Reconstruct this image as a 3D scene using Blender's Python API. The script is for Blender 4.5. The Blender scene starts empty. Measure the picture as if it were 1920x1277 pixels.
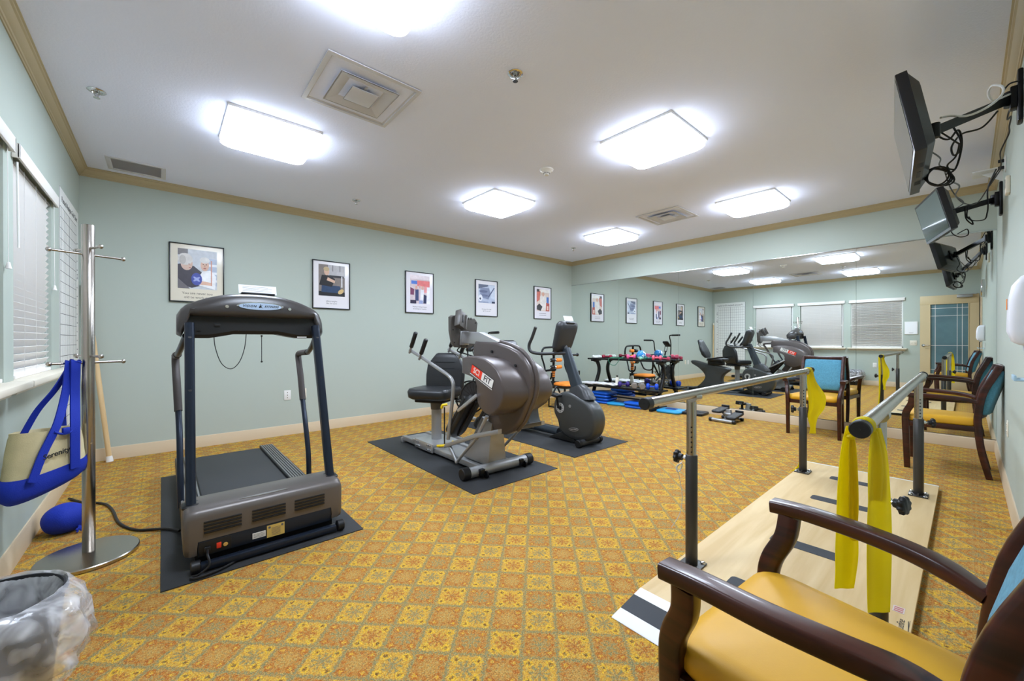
import bpy, bmesh, math, random
from mathutils import Vector, Matrix
random.seed(7)
PI = math.pi
COL = bpy.context.scene.collection
V = Vector
# ---------------------------------------------------------------- room measures (metres)
XM, YP, XL, YR = 6.338, 5.355, -0.5705, -0.197     # mirror plane, poster wall, window wall, screen wall
H = 2.72
CAMZ = 1.1357
EXPOSURE = 1.1

# ---------------------------------------------------------------- materials
def lin(c):
    def f(v):
        v /= 255.0
        return v / 12.92 if v <= 0.04045 else ((v + 0.055) / 1.055) ** 2.4
    return (f(c[0]), f(c[1]), f(c[2]), 1.0)

MATS = {}
def mat(name, rgb=(128, 128, 128), rough=0.5, metal=0.0, spec=0.5, bump=0.0, bscale=60.0, var=0.0, vscale=6.0,
        emit=None, estr=1.0, trans=0.0, alpha=1.0, coat=0.0, aniso=0.0, sheen=0.0, ior=1.45):
    if name in MATS:
        return MATS[name]
    m = bpy.data.materials.new(name); m.use_nodes = True
    nt = m.node_tree; N = nt.nodes; L = nt.links
    b = N['Principled BSDF']
    b.inputs['Base Color'].default_value = lin(rgb)
    b.inputs['Roughness'].default_value = rough
    b.inputs['Metallic'].default_value = metal
    b.inputs['Specular IOR Level'].default_value = spec
    b.inputs['IOR'].default_value = ior
    b.inputs['Transmission Weight'].default_value = trans
    b.inputs['Alpha'].default_value = alpha
    b.inputs['Coat Weight'].default_value = coat
    b.inputs['Sheen Weight'].default_value = sheen
    b.inputs['Anisotropic'].default_value = aniso
    if emit is not None:
        b.inputs['Emission Color'].default_value = lin(emit)
        b.inputs['Emission Strength'].default_value = estr
    tc = N.new('ShaderNodeTexCoord')
    if bump > 0:
        n = N.new('ShaderNodeTexNoise'); n.inputs['Scale'].default_value = bscale
        n.inputs['Detail'].default_value = 3
        L.new(tc.outputs['Object'], n.inputs['Vector'])
        bp = N.new('ShaderNodeBump'); bp.inputs['Strength'].default_value = bump
        bp.inputs['Distance'].default_value = 0.004
        L.new(n.outputs['Fac'], bp.inputs['Height']); L.new(bp.outputs['Normal'], b.inputs['Normal'])
    if var > 0:
        n2 = N.new('ShaderNodeTexNoise'); n2.inputs['Scale'].default_value = vscale
        n2.inputs['Detail'].default_value = 4
        L.new(tc.outputs['Object'], n2.inputs['Vector'])
        r = N.new('ShaderNodeMapRange'); r.inputs['From Min'].default_value = 0.3; r.inputs['From Max'].default_value = 0.7
        r.inputs['To Min'].default_value = 1 - var; r.inputs['To Max'].default_value = 1 + var
        L.new(n2.outputs['Fac'], r.inputs['Value'])
        mx = N.new('ShaderNodeMix'); mx.data_type = 'RGBA'; mx.blend_type = 'MULTIPLY'; mx.inputs[0].default_value = 1
        mx.inputs[6].default_value = lin(rgb)
        cc = N.new('ShaderNodeCombineColor')
        for i in range(3): L.new(r.outputs[0], cc.inputs[i])
        L.new(cc.outputs[0], mx.inputs[7]); L.new(mx.outputs[2], b.inputs['Base Color'])
    MATS[name] = m
    return m

# ---------------------------------------------------------------- mesh helpers
def new(): return bmesh.new()
def merge(bm, t, M=None, mi=None):
    if M is not None: bmesh.ops.transform(t, matrix=M, verts=t.verts[:])
    if mi is not None:
        for f in t.faces: f.material_index = mi
    me = bpy.data.meshes.new('tmp'); t.to_mesh(me); t.free(); bm.from_mesh(me); bpy.data.meshes.remove(me)
    return bm
def box(bm, c, s, bev=0.0, M=None, seg=2, mi=None):
    t = bmesh.new(); bmesh.ops.create_cube(t, size=1)
    bmesh.ops.transform(t, matrix=Matrix.Diagonal((s[0], s[1], s[2], 1)), verts=t.verts[:])
    if bev > 0: bmesh.ops.bevel(t, geom=t.edges[:] , offset=min(bev, min(s) * .49), segments=seg, affect='EDGES', profile=.5)
    MM = Matrix.Translation(V(c))
    if M is not None: MM = MM @ M
    return merge(bm, t, MM, mi)
def bx(bm, a, b, bev=0.0, mi=None, seg=2):
    return box(bm, [(a[i] + b[i]) / 2 for i in range(3)], [abs(b[i] - a[i]) for i in range(3)], bev, mi=mi, seg=seg)
def rot(ax, ay=0, az=0): return Matrix.Rotation(az, 4, 'Z') @ Matrix.Rotation(ay, 4, 'Y') @ Matrix.Rotation(ax, 4, 'X')
def smooth(pts, n=6, closed=False):
    P = [V(p) for p in pts]; out = []
    m = len(P)
    rng = range(m) if closed else range(m - 1)
    for i in rng:
        p0 = P[(i - 1) % m] if closed or i > 0 else P[0]
        p1 = P[i]; p2 = P[(i + 1) % m]
        p3 = P[(i + 2) % m] if closed or i + 2 < m else P[-1]
        for k in range(n):
            t = k / n
            out.append(0.5 * ((2 * p1) + (-p0 + p2) * t + (2 * p0 - 5 * p1 + 4 * p2 - p3) * t * t + (-p0 + 3 * p1 - 3 * p2 + p3) * t ** 3))
    if not closed: out.append(P[-1])
    return out
def frames(P, closed=False):
    n = len(P); T = []
    for i in range(n):
        a = P[(i - 1) % n] if closed or i > 0 else P[i]; b = P[(i + 1) % n] if closed or i < n - 1 else P[i]
        d = (b - a); T.append(d.normalized() if d.length > 1e-9 else V((0, 0, 1)))
    up = V((0, 0, 1)) if abs(T[0].z) < .9 else V((1, 0, 0))
    N = [(up - T[0] * up.dot(T[0])).normalized()]
    for i in range(1, n):
        v = N[-1] - T[i] * N[-1].dot(T[i]); N.append(v.normalized() if v.length > 1e-6 else N[-1])
    return [(T[i], N[i], T[i].cross(N[i])) for i in range(n)]
def sweep(bm, pts, prof, closed=False, caps=True, scale=None, mi=None, up=None):
    """prof: list of (a,b) offsets along the normal and the binormal"""
    P = [V(p) for p in pts]; F = frames(P, closed); rings = []
    if up is not None:
        F = []
        base = frames(P, closed)
        for T, _, _ in base:
            n = (V(up) - T * V(up).dot(T)).normalized(); F.append((T, n, T.cross(n)))
    for i, p in enumerate(P):
        s = 1 if scale is None else scale[min(i, len(scale) - 1)]
        rings.append([bm.verts.new(p + F[i][1] * a * s + F[i][2] * b * s) for a, b in prof])
    m = len(prof); n = len(P); fs = []
    for i in range(n if closed else n - 1):
        A, B = rings[i], rings[(i + 1) % n]
        for k in range(m):
            fs.append(bm.faces.new((A[k], A[(k + 1) % m], B[(k + 1) % m], B[k])))
    if caps and not closed:
        fs.append(bm.faces.new(rings[0][::-1])); fs.append(bm.faces.new(rings[-1]))
    if mi is not None:
        for f in fs: f.material_index = mi
    return bm
def tube(bm, pts, r, seg=12, sm=0, closed=False, scale=None, mi=None):
    if sm: pts = smooth(pts, sm, closed)
    prof = [(math.cos(2 * PI * k / seg) * r, math.sin(2 * PI * k / seg) * r) for k in range(seg)]
    return sweep(bm, pts, prof, closed, True, scale, mi)
def cyl(bm, a, b, r, seg=20, r2=None, bev=0.0, mi=None):
    a, b = V(a), V(b); L = (b - a).length; r2 = r if r2 is None else r2
    prof = [(0, 0), (r - bev, 0), (r, bev), (r2, L - bev), (r2 - bev, L), (0, L)] if bev else [(0, 0), (r, 0), (r2, L), (0, L)]
    q = V((0, 0, 1)).rotation_difference((b - a).normalized()).to_matrix().to_4x4()
    return lathe(bm, prof, seg, Matrix.Translation(a) @ q, mi)
def lathe(bm, prof, seg=24, M=None, mi=None, sx=1.0, sy=1.0):
    t = bmesh.new(); rings = []
    for r, z in prof:
        if r < 1e-6: rings.append([t.verts.new((0, 0, z))])
        else: rings.append([t.verts.new((r * sx * math.cos(2 * PI * k / seg), r * sy * math.sin(2 * PI * k / seg), z)) for k in range(seg)])
    for i in range(len(rings) - 1):
        A, B = rings[i], rings[i + 1]
        for k in range(seg):
            k2 = (k + 1) % seg
            if len(A) == 1 and len(B) == 1: continue
            if len(A) == 1: t.faces.new((A[0], B[k2], B[k]))
            elif len(B) == 1: t.faces.new((A[k], A[k2], B[0]))
            else: t.faces.new((A[k], A[k2], B[k2], B[k]))
    bmesh.ops.recalc_face_normals(t, faces=t.faces[:])
    return merge(bm, t, M, mi)
def ball(bm, c, r, seg=20, M=None, mi=None):
    t = bmesh.new(); bmesh.ops.create_uvsphere(t, u_segments=seg, v_segments=max(6, seg // 2), radius=1)
    s = r if hasattr(r, '__len__') else (r, r, r)
    MM = Matrix.Translation(V(c)) @ (M or Matrix()) @ Matrix.Diagonal((s[0], s[1], s[2], 1))
    return merge(bm, t, MM, mi)
def prism(bm, poly, axis, lo, hi, bev=0.0, seg=2, mi=None, M=None, onlycap=True):
    """poly: 2D points in the other two axes (x: (y,z), y: (x,z), z: (x,y))"""
    def P(p, h):
        if axis == 'x': return (h, p[0], p[1])
        if axis == 'y': return (p[0], h, p[1])
        return (p[0], p[1], h)
    t = bmesh.new()
    A = [t.verts.new(P(p, lo)) for p in poly]; B = [t.verts.new(P(p, hi)) for p in poly]
    t.faces.new(A); t.faces.new(B[::-1]); n = len(poly)
    for i in range(n): t.faces.new((A[i], B[i], B[(i + 1) % n], A[(i + 1) % n]))
    bmesh.ops.recalc_face_normals(t, faces=t.faces[:])
    if bev > 0:
        ai = 'xyz'.index(axis)
        ed = [e for e in t.edges if abs(e.verts[0].co[ai] - e.verts[1].co[ai]) < 1e-6] if onlycap else t.edges[:]
        bmesh.ops.bevel(t, geom=ed, offset=bev, segments=seg, affect='EDGES', profile=.5, clamp_overlap=True)
    return merge(bm, t, M, mi)
def loft(bm, rings, cap=True, mi=None, closed=True):
    R = [[bm.verts.new(V(p)) for p in r] for r in rings]; m = len(R[0]); fs = []
    for i in range(len(R) - 1):
        for k in range(m if closed else m - 1):
            fs.append(bm.faces.new((R[i][k], R[i][(k + 1) % m], R[i + 1][(k + 1) % m], R[i + 1][k])))
    if cap and closed: fs.append(bm.faces.new(R[0][::-1])); fs.append(bm.faces.new(R[-1]))
    if mi is not None:
        for f in fs: f.material_index = mi
    return bm
def rrect(w, h, r, n=4, cx=0, cy=0):
    out = []
    for sx, sy, a0 in ((1, 1, 0), (-1, 1, 90), (-1, -1, 180), (1, -1, 270)):
        for k in range(n + 1):
            a = math.radians(a0 + 90 * k / n)
            out.append((cx + sx * (w / 2 - r) + r * math.cos(a), cy + sy * (h / 2 - r) + r * math.sin(a)))
    return out
def ell(cx, cy, rx, ry, n=20, a=0):
    return [(cx + rx * math.cos(2 * PI * k / n) * math.cos(a) - ry * math.sin(2 * PI * k / n) * math.sin(a),
             cy + rx * math.cos(2 * PI * k / n) * math.sin(a) + ry * math.sin(2 * PI * k / n) * math.cos(a)) for k in range(n)]

# ---------------------------------------------------------------- object helpers
def thing(name, label, cat, loc=(0, 0, 0), rz=0, group=None):
    o = bpy.data.objects.new(name, None); COL.objects.link(o); o.location = loc; o.rotation_euler = (0, 0, rz)
    o.empty_display_size = .05
    o['label'] = label; o['category'] = cat
    if group: o['group'] = group
    return o
def root_of(o):
    while o.parent: o = o.parent
    return o
def part(name, bm, m, parent=None, world=False, sharp=35, label=None, sub=0, recalc=True):
    if recalc: bmesh.ops.recalc_face_normals(bm, faces=bm.faces[:])
    me = bpy.data.meshes.new(name); bm.to_mesh(me); bm.free()
    for q in (m if isinstance(m, (list, tuple)) else [m]): me.materials.append(q)
    for p in me.polygons: p.use_smooth = True
    me.set_sharp_from_angle(angle=math.radians(sharp))
    o = bpy.data.objects.new(name, me); COL.objects.link(o)
    if parent:
        o.parent = parent
        if world:
            r = root_of(parent); me.transform(Matrix.Translation(-V(r.location)))
    if sub:
        md = o.modifiers.new('sub', 'SUBSURF'); md.levels = md.render_levels = sub
    if label: o['label'] = label
    return o
def solo(name, bm, m, label, cat, group=None, loc=None, **k):
    o = part(name, bm, m, **k)
    if loc is not None: o.data.transform(Matrix.Translation(-V(loc))); o.location = loc
    o['label'] = label; o['category'] = cat
    if group: o['group'] = group
    return o
def struct(name, bm, m, parent=None, sharp=35):
    o = part(name, bm, m, parent, sharp=sharp); o['kind'] = 'structure'; return o
def dup(o, loc=None, rz=None, label=None, parent=None):
    c = o.copy(); COL.objects.link(c)
    if parent is not None: c.parent = parent
    if loc is not None: c.location = loc
    if rz is not None: c.rotation_euler = (0, 0, rz)
    if label: c['label'] = label
    for ch in list(o.children): dup(ch, parent=c)
    return c
def text_bm(s, size, M, ext=0.0006, align='CENTER', shear=0.0, sx=1.0, mi=None, bm=None, bold=0.0, space=1.0):
    cu = bpy.data.curves.new('t', 'FONT'); cu.body = s; cu.size = size; cu.align_x = align; cu.align_y = 'CENTER'
    cu.extrude = ext; cu.shear = shear; cu.offset = bold; cu.resolution_u = 3; cu.space_character = space
    o = bpy.data.objects.new('t', cu); COL.objects.link(o)
    bpy.context.view_layer.update()
    me = bpy.data.meshes.new_from_object(o.evaluated_get(bpy.context.evaluated_depsgraph_get()))
    bpy.data.objects.remove(o); bpy.data.curves.remove(cu)
    t = bmesh.new(); t.from_mesh(me); bpy.data.meshes.remove(me)
    bmesh.ops.transform(t, matrix=M @ Matrix.Diagonal((sx, 1, 1, 1)), verts=t.verts[:])
    if mi is not None:
        for f in t.faces: f.material_index = mi
    if bm is None: return t
    return merge(bm, t)
def basis(o, x, y):
    """matrix with origin o, x axis x, y axis y"""
    x = V(x).normalized(); y = V(y).normalized(); z = x.cross(y).normalized()
    m = Matrix((x, y, z)).transposed().to_4x4(); m.translation = V(o); return m

# ---------------------------------------------------------------- shared materials
def wood(name, c1, c2, scale=3.0, rough=.35, axis='X', coat=.3):
    m = mat(name, c1, rough, coat=coat)
    nt = m.node_tree; N = nt.nodes; L = nt.links; b = N['Principled BSDF']
    tc = N.new('ShaderNodeTexCoord'); mp = N.new('ShaderNodeMapping')
    s = [14, 14, 14]; s['XYZ'.index(axis)] = 1.2; mp.inputs['Scale'].default_value = [v * scale / 3 for v in s]
    n = N.new('ShaderNodeTexNoise'); n.inputs['Scale'].default_value = 2.2; n.inputs['Detail'].default_value = 6; n.inputs['Distortion'].default_value = .6
    r = N.new('ShaderNodeValToRGB'); r.color_ramp.elements[0].color = lin(c1); r.color_ramp.elements[1].color = lin(c2)
    r.color_ramp.elements[0].position = .35; r.color_ramp.elements[1].position = .68
    L.new(tc.outputs['Object'], mp.inputs[0]); L.new(mp.outputs[0], n.inputs[0]); L.new(n.outputs['Fac'], r.inputs[0]); L.new(r.outputs[0], b.inputs['Base Color'])
    return m
M_wall = mat('sage_wall_paint', (177, 186, 176), .6, spec=.3, bump=.12, bscale=220)
M_ceil = mat('ceiling_texture_paint', (234, 238, 255), .9, spec=.05, bump=.3, bscale=75)
M_trim = mat('beige_trim_paint', (208, 188, 158), .45, spec=.4)
M_crown = mat('tan_crown_paint', (178, 162, 126), .45, spec=.4)
M_white = mat('white_plastic', (232, 230, 226), .4)
M_offw = mat('offwhite_plastic', (226, 218, 200), .45)
M_blind = mat('blind_slat', (246, 243, 240), .5)
M_black = mat('black_plastic', (22, 22, 24), .45)
M_rubber = mat('rubber_mat', (42, 43, 45), .62, bump=.25, bscale=300, var=.12, vscale=3)
M_blkmet = mat('black_metal', (20, 20, 22), .35, metal=.3)
M_chrome = mat('chrome', (214, 214, 214), .12, metal=1)
M_brushed = mat('brushed_steel', (178, 172, 164), .26, metal=1, bump=.05, bscale=400)
M_silver = mat('silver_paint', (160, 160, 160), .38, metal=.55)
M_dgray = mat('dark_gray_plastic', (70, 68, 68), .36, bump=.05, bscale=500)
M_charc = mat('charcoal_plastic', (52, 53, 55), .38)
M_navy = mat('navy_metal', (38, 46, 60), .3, metal=.45)
M_vinyl = mat('black_vinyl', (40, 41, 43), .34, bump=.12, bscale=500)
M_paper = mat('paper', (240, 240, 242), .7)
M_yplas = mat('yellow_plastic', (236, 200, 20), .4)
M_blue = mat('step_blue', (24, 92, 200), .4)
M_teal = mat('step_teal', (42, 150, 205), .4)
M_orange = mat('orange_foam', (240, 140, 44), .6)
M_post = mat('post_gray', (62, 60, 58), .38, metal=.3)
M_walnut = wood('mahogany_wood', (38, 14, 8), (72, 30, 18), 3, .32, 'Y', .15)
M_ply = wood('birch_plywood', (196, 166, 116), (214, 188, 142), 1.3, .55, 'X', 0)
M_pale = wood('pale_ash_wood', (206, 172, 122), (224, 196, 150), 2, .45, 'Z', .1)
M_seat = mat('ochre_vinyl', (212, 158, 34), .45, bump=.04, bscale=300)
M_teal_fab = mat('teal_woven_fabric', (80, 142, 166), .85, bump=.5, bscale=420, var=.18, vscale=90, sheen=.2)

def mk_glass():
    m = mat('window_glass', (220, 235, 235), .02, trans=.9, spec=.5); return m
M_glass = mk_glass()
M_mirror = mat('mirror_silver', (236, 241, 238), 0.0, metal=1)
M_night = mat('dark_outdoors', (26, 30, 36), .9)
M_lamp = mat('lamp_diffuser', (250, 244, 230), .4, emit=(222, 235, 254), estr=21.0)
M_skirt = mat('lamp_side_diffuser', (250, 248, 244), .4, emit=(222, 235, 254), estr=4.5)

# expression helper for the carpet
def carpet():
    m = bpy.data.materials.new('patterned_carpet'); m.use_nodes = True; nt = m.node_tree; N = nt.nodes; L = nt.links
    b = N['Principled BSDF']; b.inputs['Roughness'].default_value = .95; b.inputs['Specular IOR Level'].default_value = .1
    def mth(op, a, c=None, d=None):
        n = N.new('ShaderNodeMath'); n.operation = op
        for i, v in enumerate((a, c, d)):
            if v is None: continue
            if isinstance(v, (int, float)): n.inputs[i].default_value = v
            else: L.new(v, n.inputs[i])
        return n.outputs[0]
    tc = N.new('ShaderNodeTexCoord'); geo = tc.outputs['Object']
    # small warp so the woven edges are not razor sharp
    nz = N.new('ShaderNodeTexNoise'); nz.inputs['Scale'].default_value = 90; nz.inputs['Detail'].default_value = 4; nz.inputs['Roughness'].default_value = .7; L.new(geo, nz.inputs[0])
    wv = N.new('ShaderNodeVectorMath'); wv.operation = 'MULTIPLY_ADD'; wv.inputs[1].default_value = (.034, .034, 0)
    L.new(nz.outputs['Color'], wv.inputs[0]); L.new(geo, wv.inputs[2])
    sp = N.new('ShaderNodeSeparateXYZ'); L.new(wv.outputs[0], sp.inputs[0])
    X, Y = sp.outputs[0], sp.outputs[1]; S = .1815 / math.sqrt(2); x0, y0 = .603 + .017, 2.227 + .017
    p = mth('DIVIDE', mth('ADD', mth('SUBTRACT', X, x0), mth('SUBTRACT', Y, y0)), S * math.sqrt(2))
    q = mth('DIVIDE', mth('SUBTRACT', mth('SUBTRACT', X, x0), mth('SUBTRACT', Y, y0)), S * math.sqrt(2))
    ip, iq = mth('ROUND', p), mth('ROUND', q)
    u, v = mth('SUBTRACT', p, ip), mth('SUBTRACT', q, iq)
    par = mth('FLOORED_MODULO', mth('ADD', ip, iq), 2)          # 0 yellow tile, 1 orange tile
    odd = mth('FLOORED_MODULO', ip, 2)                          # kind of centre
    au, av = mth('ABSOLUTE', u), mth('ABSOLUTE', v)
    r = mth('SQRT', mth('ADD', mth('MULTIPLY', u, u), mth('MULTIPLY', v, v)))
    th = mth('ARCTAN2', v, u)
    edge = mth('MAXIMUM', au, av)
    def sm(x, lo, hi):
        n = N.new('ShaderNodeMapRange'); n.interpolation_type = 'SMOOTHSTEP'; L.new(x, n.inputs[0])
        n.inputs[1].default_value = lo; n.inputs[2].default_value = hi; return n.outputs[0]
    def mix(f, a, c):
        n = N.new('ShaderNodeMix'); n.data_type = 'RGBA'
        L.new(f, n.inputs[0])
        for i, val in ((6, a), (7, c)):
            if isinstance(val, tuple): n.inputs[i].default_value = lin(val)
            else: L.new(val, n.inputs[i])
        return n.outputs[2]
    GY, OR, GR, BG, DK = (214, 164, 46), (166, 84, 24), (126, 124, 90), (184, 142, 76), (98, 60, 28)
    petal = mth('ADD', mth('MULTIPLY', mth('COSINE', mth('MULTIPLY', th, 8)), .5), .5)
    rays = mth('MULTIPLY', sm(petal, .35, .75), mth('SUBTRACT', 1, sm(r, .24, .36)))
    core = mth('SUBTRACT', 1, sm(r, .05, .1))
    star = mth('MAXIMUM', rays, core)
    petal2 = mth('MULTIPLY', mth('SUBTRACT', 1, sm(petal, .3, .7)), mth('MULTIPLY', sm(r, .1, .16), mth('SUBTRACT', 1, sm(r, .4, .5))))
    du, dv = mth('SUBTRACT', au, .3), mth('SUBTRACT', av, .3)
    dr = mth('ADD', mth('ABSOLUTE', du), mth('ABSOLUTE', dv))
    ring = mth('SUBTRACT', 1, sm(dr, .15, .20)); hole = mth('SUBTRACT', 1, sm(dr, .05, .09))
    # side leaves
    lf = mth('MULTIPLY', mth('SUBTRACT', 1, sm(mth('MINIMUM', au, av), .03, .09)), mth('MULTIPLY', sm(edge, .26, .32), mth('SUBTRACT', 1, sm(edge, .42, .46))))
    fil = mix(odd, OR, GR)
    y = mix(mth('MULTIPLY', petal2, .75), BG, GY); y = mix(star, y, fil); y = mix(lf, y, GY); y = mix(ring, y, (224, 178, 40)); y = mix(hole, y, DK)
    fil2 = mix(odd, GR, BG)
    o = mix(mth('MULTIPLY', petal2, .45), BG, OR); o = mix(star, o, fil2); o = mix(lf, o, OR); o = mix(ring, o, OR); o = mix(hole, o, GY)
    t = mix(par, y, o)
    line = sm(edge, .43, .47)
    t = mix(line, t, GR)
    # yarn speckle
    ns = N.new('ShaderNodeTexNoise'); ns.inputs['Scale'].default_value = 210; ns.inputs['Detail'].default_value = 3; L.new(geo, ns.inputs[0])
    n3 = N.new('ShaderNodeTexNoise'); n3.inputs['Scale'].default_value = 120; n3.inputs['Detail'].default_value = 3; L.new(geo, n3.inputs[0])
    t = mix(mth('MULTIPLY', sm(n3.outputs['Fac'], .48, .60), .8), t, (180, 128, 56))
    t = mix(mth('MULTIPLY', mth('SUBTRACT', 1, sm(n3.outputs['Fac'], .38, .48)), .6), t, (160, 144, 92))
    spk = sm(ns.outputs['Fac'], .5, .68)
    t = mix(mth('MULTIPLY', spk, .7), t, (96, 88, 56))
    spk2 = mth('SUBTRACT', 1, sm(ns.outputs['Fac'], .32, .45))
    t = mix(mth('MULTIPLY', spk2, .55), t, (214, 186, 112))
    L.new(t, b.inputs['Base Color'])
    bp = N.new('ShaderNodeBump'); bp.inputs['Strength'].default_value = .7; bp.inputs['Distance'].default_value = .006
    L.new(ns.outputs['Fac'], bp.inputs['Height']); L.new(bp.outputs[0], b.inputs['Normal'])
    return m
M_carpet = carpet()

# ================================================================= ROOM SHELL
bm = new(); bx(bm, (XL - .15, YR - .15, -.1), (XM + .15, YP + .15, 0)); struct('floor', bm, M_carpet)
bm = new(); bx(bm, (XL - .15, YR - .15, H), (XM + .15, YP + .15, H + .1)); struct('ceiling', bm, M_ceil)
bm = new(); bx(bm, (XL, YP, 0), (XM + .15, YP + .12, H)); struct('wall_north', bm, M_wall)
bm = new(); bx(bm, (XM + .008, YR, 0), (XM + .15, YP, H)); struct('wall_east', bm, M_wall)
# south wall with the doorway the camera stands in
DX0, DX1, DZ = -.44, .50, 2.14
bm = new(); bx(bm, (DX1, YR - .15, 0), (XM + .008, YR, H)); bx(bm, (XL, YR - .15, 0), (DX0, YR, H)); bx(bm, (DX0, YR - .15, DZ), (DX1, YR, H))
struct('wall_south', bm, M_wall)
bm = new()   # short corridor outside the doorway
bx(bm, (DX0 - .5, YR - 1.6, -.1), (DX1 + .5, YR - .15, 0)); bx(bm, (DX0 - .5, YR - 1.6, 2.4), (DX1 + .5, YR - .15, 2.5))
bx(bm, (DX0 - .6, YR - 1.6, 0), (DX0 - .5, YR - .15, 2.4)); bx(bm, (DX1 + .5, YR - 1.6, 0), (DX1 + .6, YR - .15, 2.4)); bx(bm, (DX0 - .6, YR - 1.7, 0), (DX1 + .6, YR - 1.6, 2.4))
struct('wall_corridor', bm, M_wall)
bm = new()
for x in (DX0, DX1 - .02): bx(bm, (x, YR - .155, 0), (x + .02, YR + .004, DZ), .002)
bx(bm, (DX0, YR - .155, DZ - .02), (DX1, YR + .004, DZ), .002)
bx(bm, (DX1, YR, 0), (DX1 + .07, YR + .014, DZ + .07), .004); bx(bm, (DX0 - .07, YR, 0), (DX0, YR + .014, DZ + .07), .004); bx(bm, (DX0, YR, DZ), (DX1, YR + .014, DZ + .07), .004)
struct('trim_7', bm, M_trim)
# west wall with three window openings
WIN = [(3.20, 4.13), (2.10, 3.03), (1.0, 1.955)]; WZ0, WZ1 = .92, 2.09
bm = new(); ys = [YR] + [v for w in reversed(WIN) for v in w] + [YP]
bx(bm, (XL - .14, YR - .15, 0), (XL, YP + .12, WZ0)); bx(bm, (XL - .14, YR - .15, WZ1), (XL, YP + .12, H))
for i in range(0, len(ys), 2): bx(bm, (XL - .14, ys[i] - (.15 if i == 0 else 0), WZ0), (XL, ys[i + 1] + (.12 if i == 6 else 0), WZ1))
struct('wall_west', bm, M_wall)
for i, (a, b_) in enumerate(WIN):
    w = thing('window_%d' % (i + 1), 'x', 'window', (XL - .09, (a + b_) / 2, WZ0)); w['kind'] = 'structure'; del w['label']; del w['category']
    bm = new(); hw = (b_ - a) / 2; hh = WZ1 - WZ0
    for s in (-1, 1): bx(bm, (-.02, s * hw, 0), (.03, s * (hw - .045), hh), .003)
    bx(bm, (-.02, -hw, 0), (.03, hw, .045), .003); bx(bm, (-.02, -hw, hh - .045), (.03, hw, hh), .003); bx(bm, (-.018, -hw, hh / 2 - .02), (.028, hw, hh / 2 + .02), .003)
    part('frame', bm, M_white, w)
    bm = new(); bx(bm, (-.003, -hw + .04, .04), (.003, hw - .04, hh - .04)); part('pane', bm, M_glass, w)
# one long painted sill under the windows, in three lengths
for i, (a, b_) in enumerate([(3.115, 4.36), (2.045, 3.085), (.93, 2.015)]):
    bm = new(); bx(bm, (XL - .08, WIN[i][0] + .002, WZ0 - .0), (XL + .01, WIN[i][1] - .002, WZ0 + .012), .003)
    bx(bm, (XL, a, WZ0 - .022), (XL + .085, b_, WZ0 + .012), .006); bx(bm, (XL, a + .03, WZ0 - .06), (XL + .02, b_ - .03, WZ0 - .022), .004)
    struct('trim_%d' % (i + 8), bm, M_offw)
bm = new(); bx(bm, (XL - .9, .2, 0), (XL - .8, YP, H)); struct('night_backdrop', bm, M_night)  # added dark sheet, a backdrop standing for the night behind the windows

# baseboards and crown
BB = [(0, 0), (.015, 0), (.015, .088), (.011, .098), (.011, .104), (.006, .118), (0, .118)]
def board(name, a, b_, n, prof, m):
    """extrude a profile (out, up) from a to b; n = inward normal"""
    bm = new(); A = [V(a) + V(n) * p + V((0, 0, z)) for p, z in prof]; B = [V(b_) + V(n) * p + V((0, 0, z)) for p, z in prof]
    loft(bm, [A, B]); return struct(name, bm, m, sharp=25)
board('baseboard_west', (XL, .73, 0), (XL, YP, 0), (1, 0, 0), BB, M_trim)
board('baseboard_north', (XL, YP, 0), (XM + .008, YP, 0), (0, -1, 0), BB, M_trim)
board('baseboard_east', (XM + .008, YP, 0), (XM + .008, YR, 0), (-1, 0, 0), [(0, 0), (.024, 0), (.024, .088), (.02, .098), (.02, .104), (.014, .116), (0, .116)], M_trim)
board('baseboard_south', (XM + .008, YR, 0), (DX1 + .07, YR, 0), (0, 1, 0), BB, M_trim)
CR = [(0, -.075), (.006, -.075), (.008, -.066), (.013, -.064), (.016, -.054), (.026, -.046), (.036, -.032), (.042, -.018), (.05, -.014), (.052, -.006), (.06, -.004), (.06, 0), (0, 0)]
board('trim_1', (XL, YR, H), (XL, YP, H), (1, 0, 0), CR, M_crown)
board('trim_2', (XL, YP, H), (XM + .008, YP, H), (0, -1, 0), CR, M_crown)
board('trim_3', (XM + .008, YP, H), (XM + .008, YR, H), (-1, 0, 0), CR, M_crown)
board('trim_4', (XM + .008, YR, H), (XL, YR, H), (0, 1, 0), CR, M_crown)

# mirror wall: five tall panels and their channels
SE = [YP, 4.228, 3.098, 2.007, .887, YR]
lab = ['tall wall mirror panel touching the poster wall corner', 'tall wall mirror panel behind the dumbbell rack right end', 'tall wall mirror panel above the mini stepper',
       'tall wall mirror panel behind the armchair that backs onto the mirror', 'tall wall mirror panel ending at the wall with the screens']
for i in range(5):
    bm = new(); bx(bm, (0, -(SE[i] - SE[i + 1]) / 2 + .0012, 0), (.006, (SE[i] - SE[i + 1]) / 2 - .0012, 2.12))
    o = solo('mirror_panel', bm, M_mirror, lab[i], 'mirror', 'mirror panels along the wall'); o.location = (XM, (SE[i] + SE[i + 1]) / 2, .117)
bm = new(); bx(bm, (XM - .004, YR, 2.238), (XM + .008, YP, 2.25), .001); struct('trim_5', bm, M_chrome)
bm = new(); bx(bm, (XM - .004, YR, .112), (XM + .008, YP, .122), .001); struct('trim_6', bm, mat('dull_aluminium', (120, 112, 100), .4, metal=.8))

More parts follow.
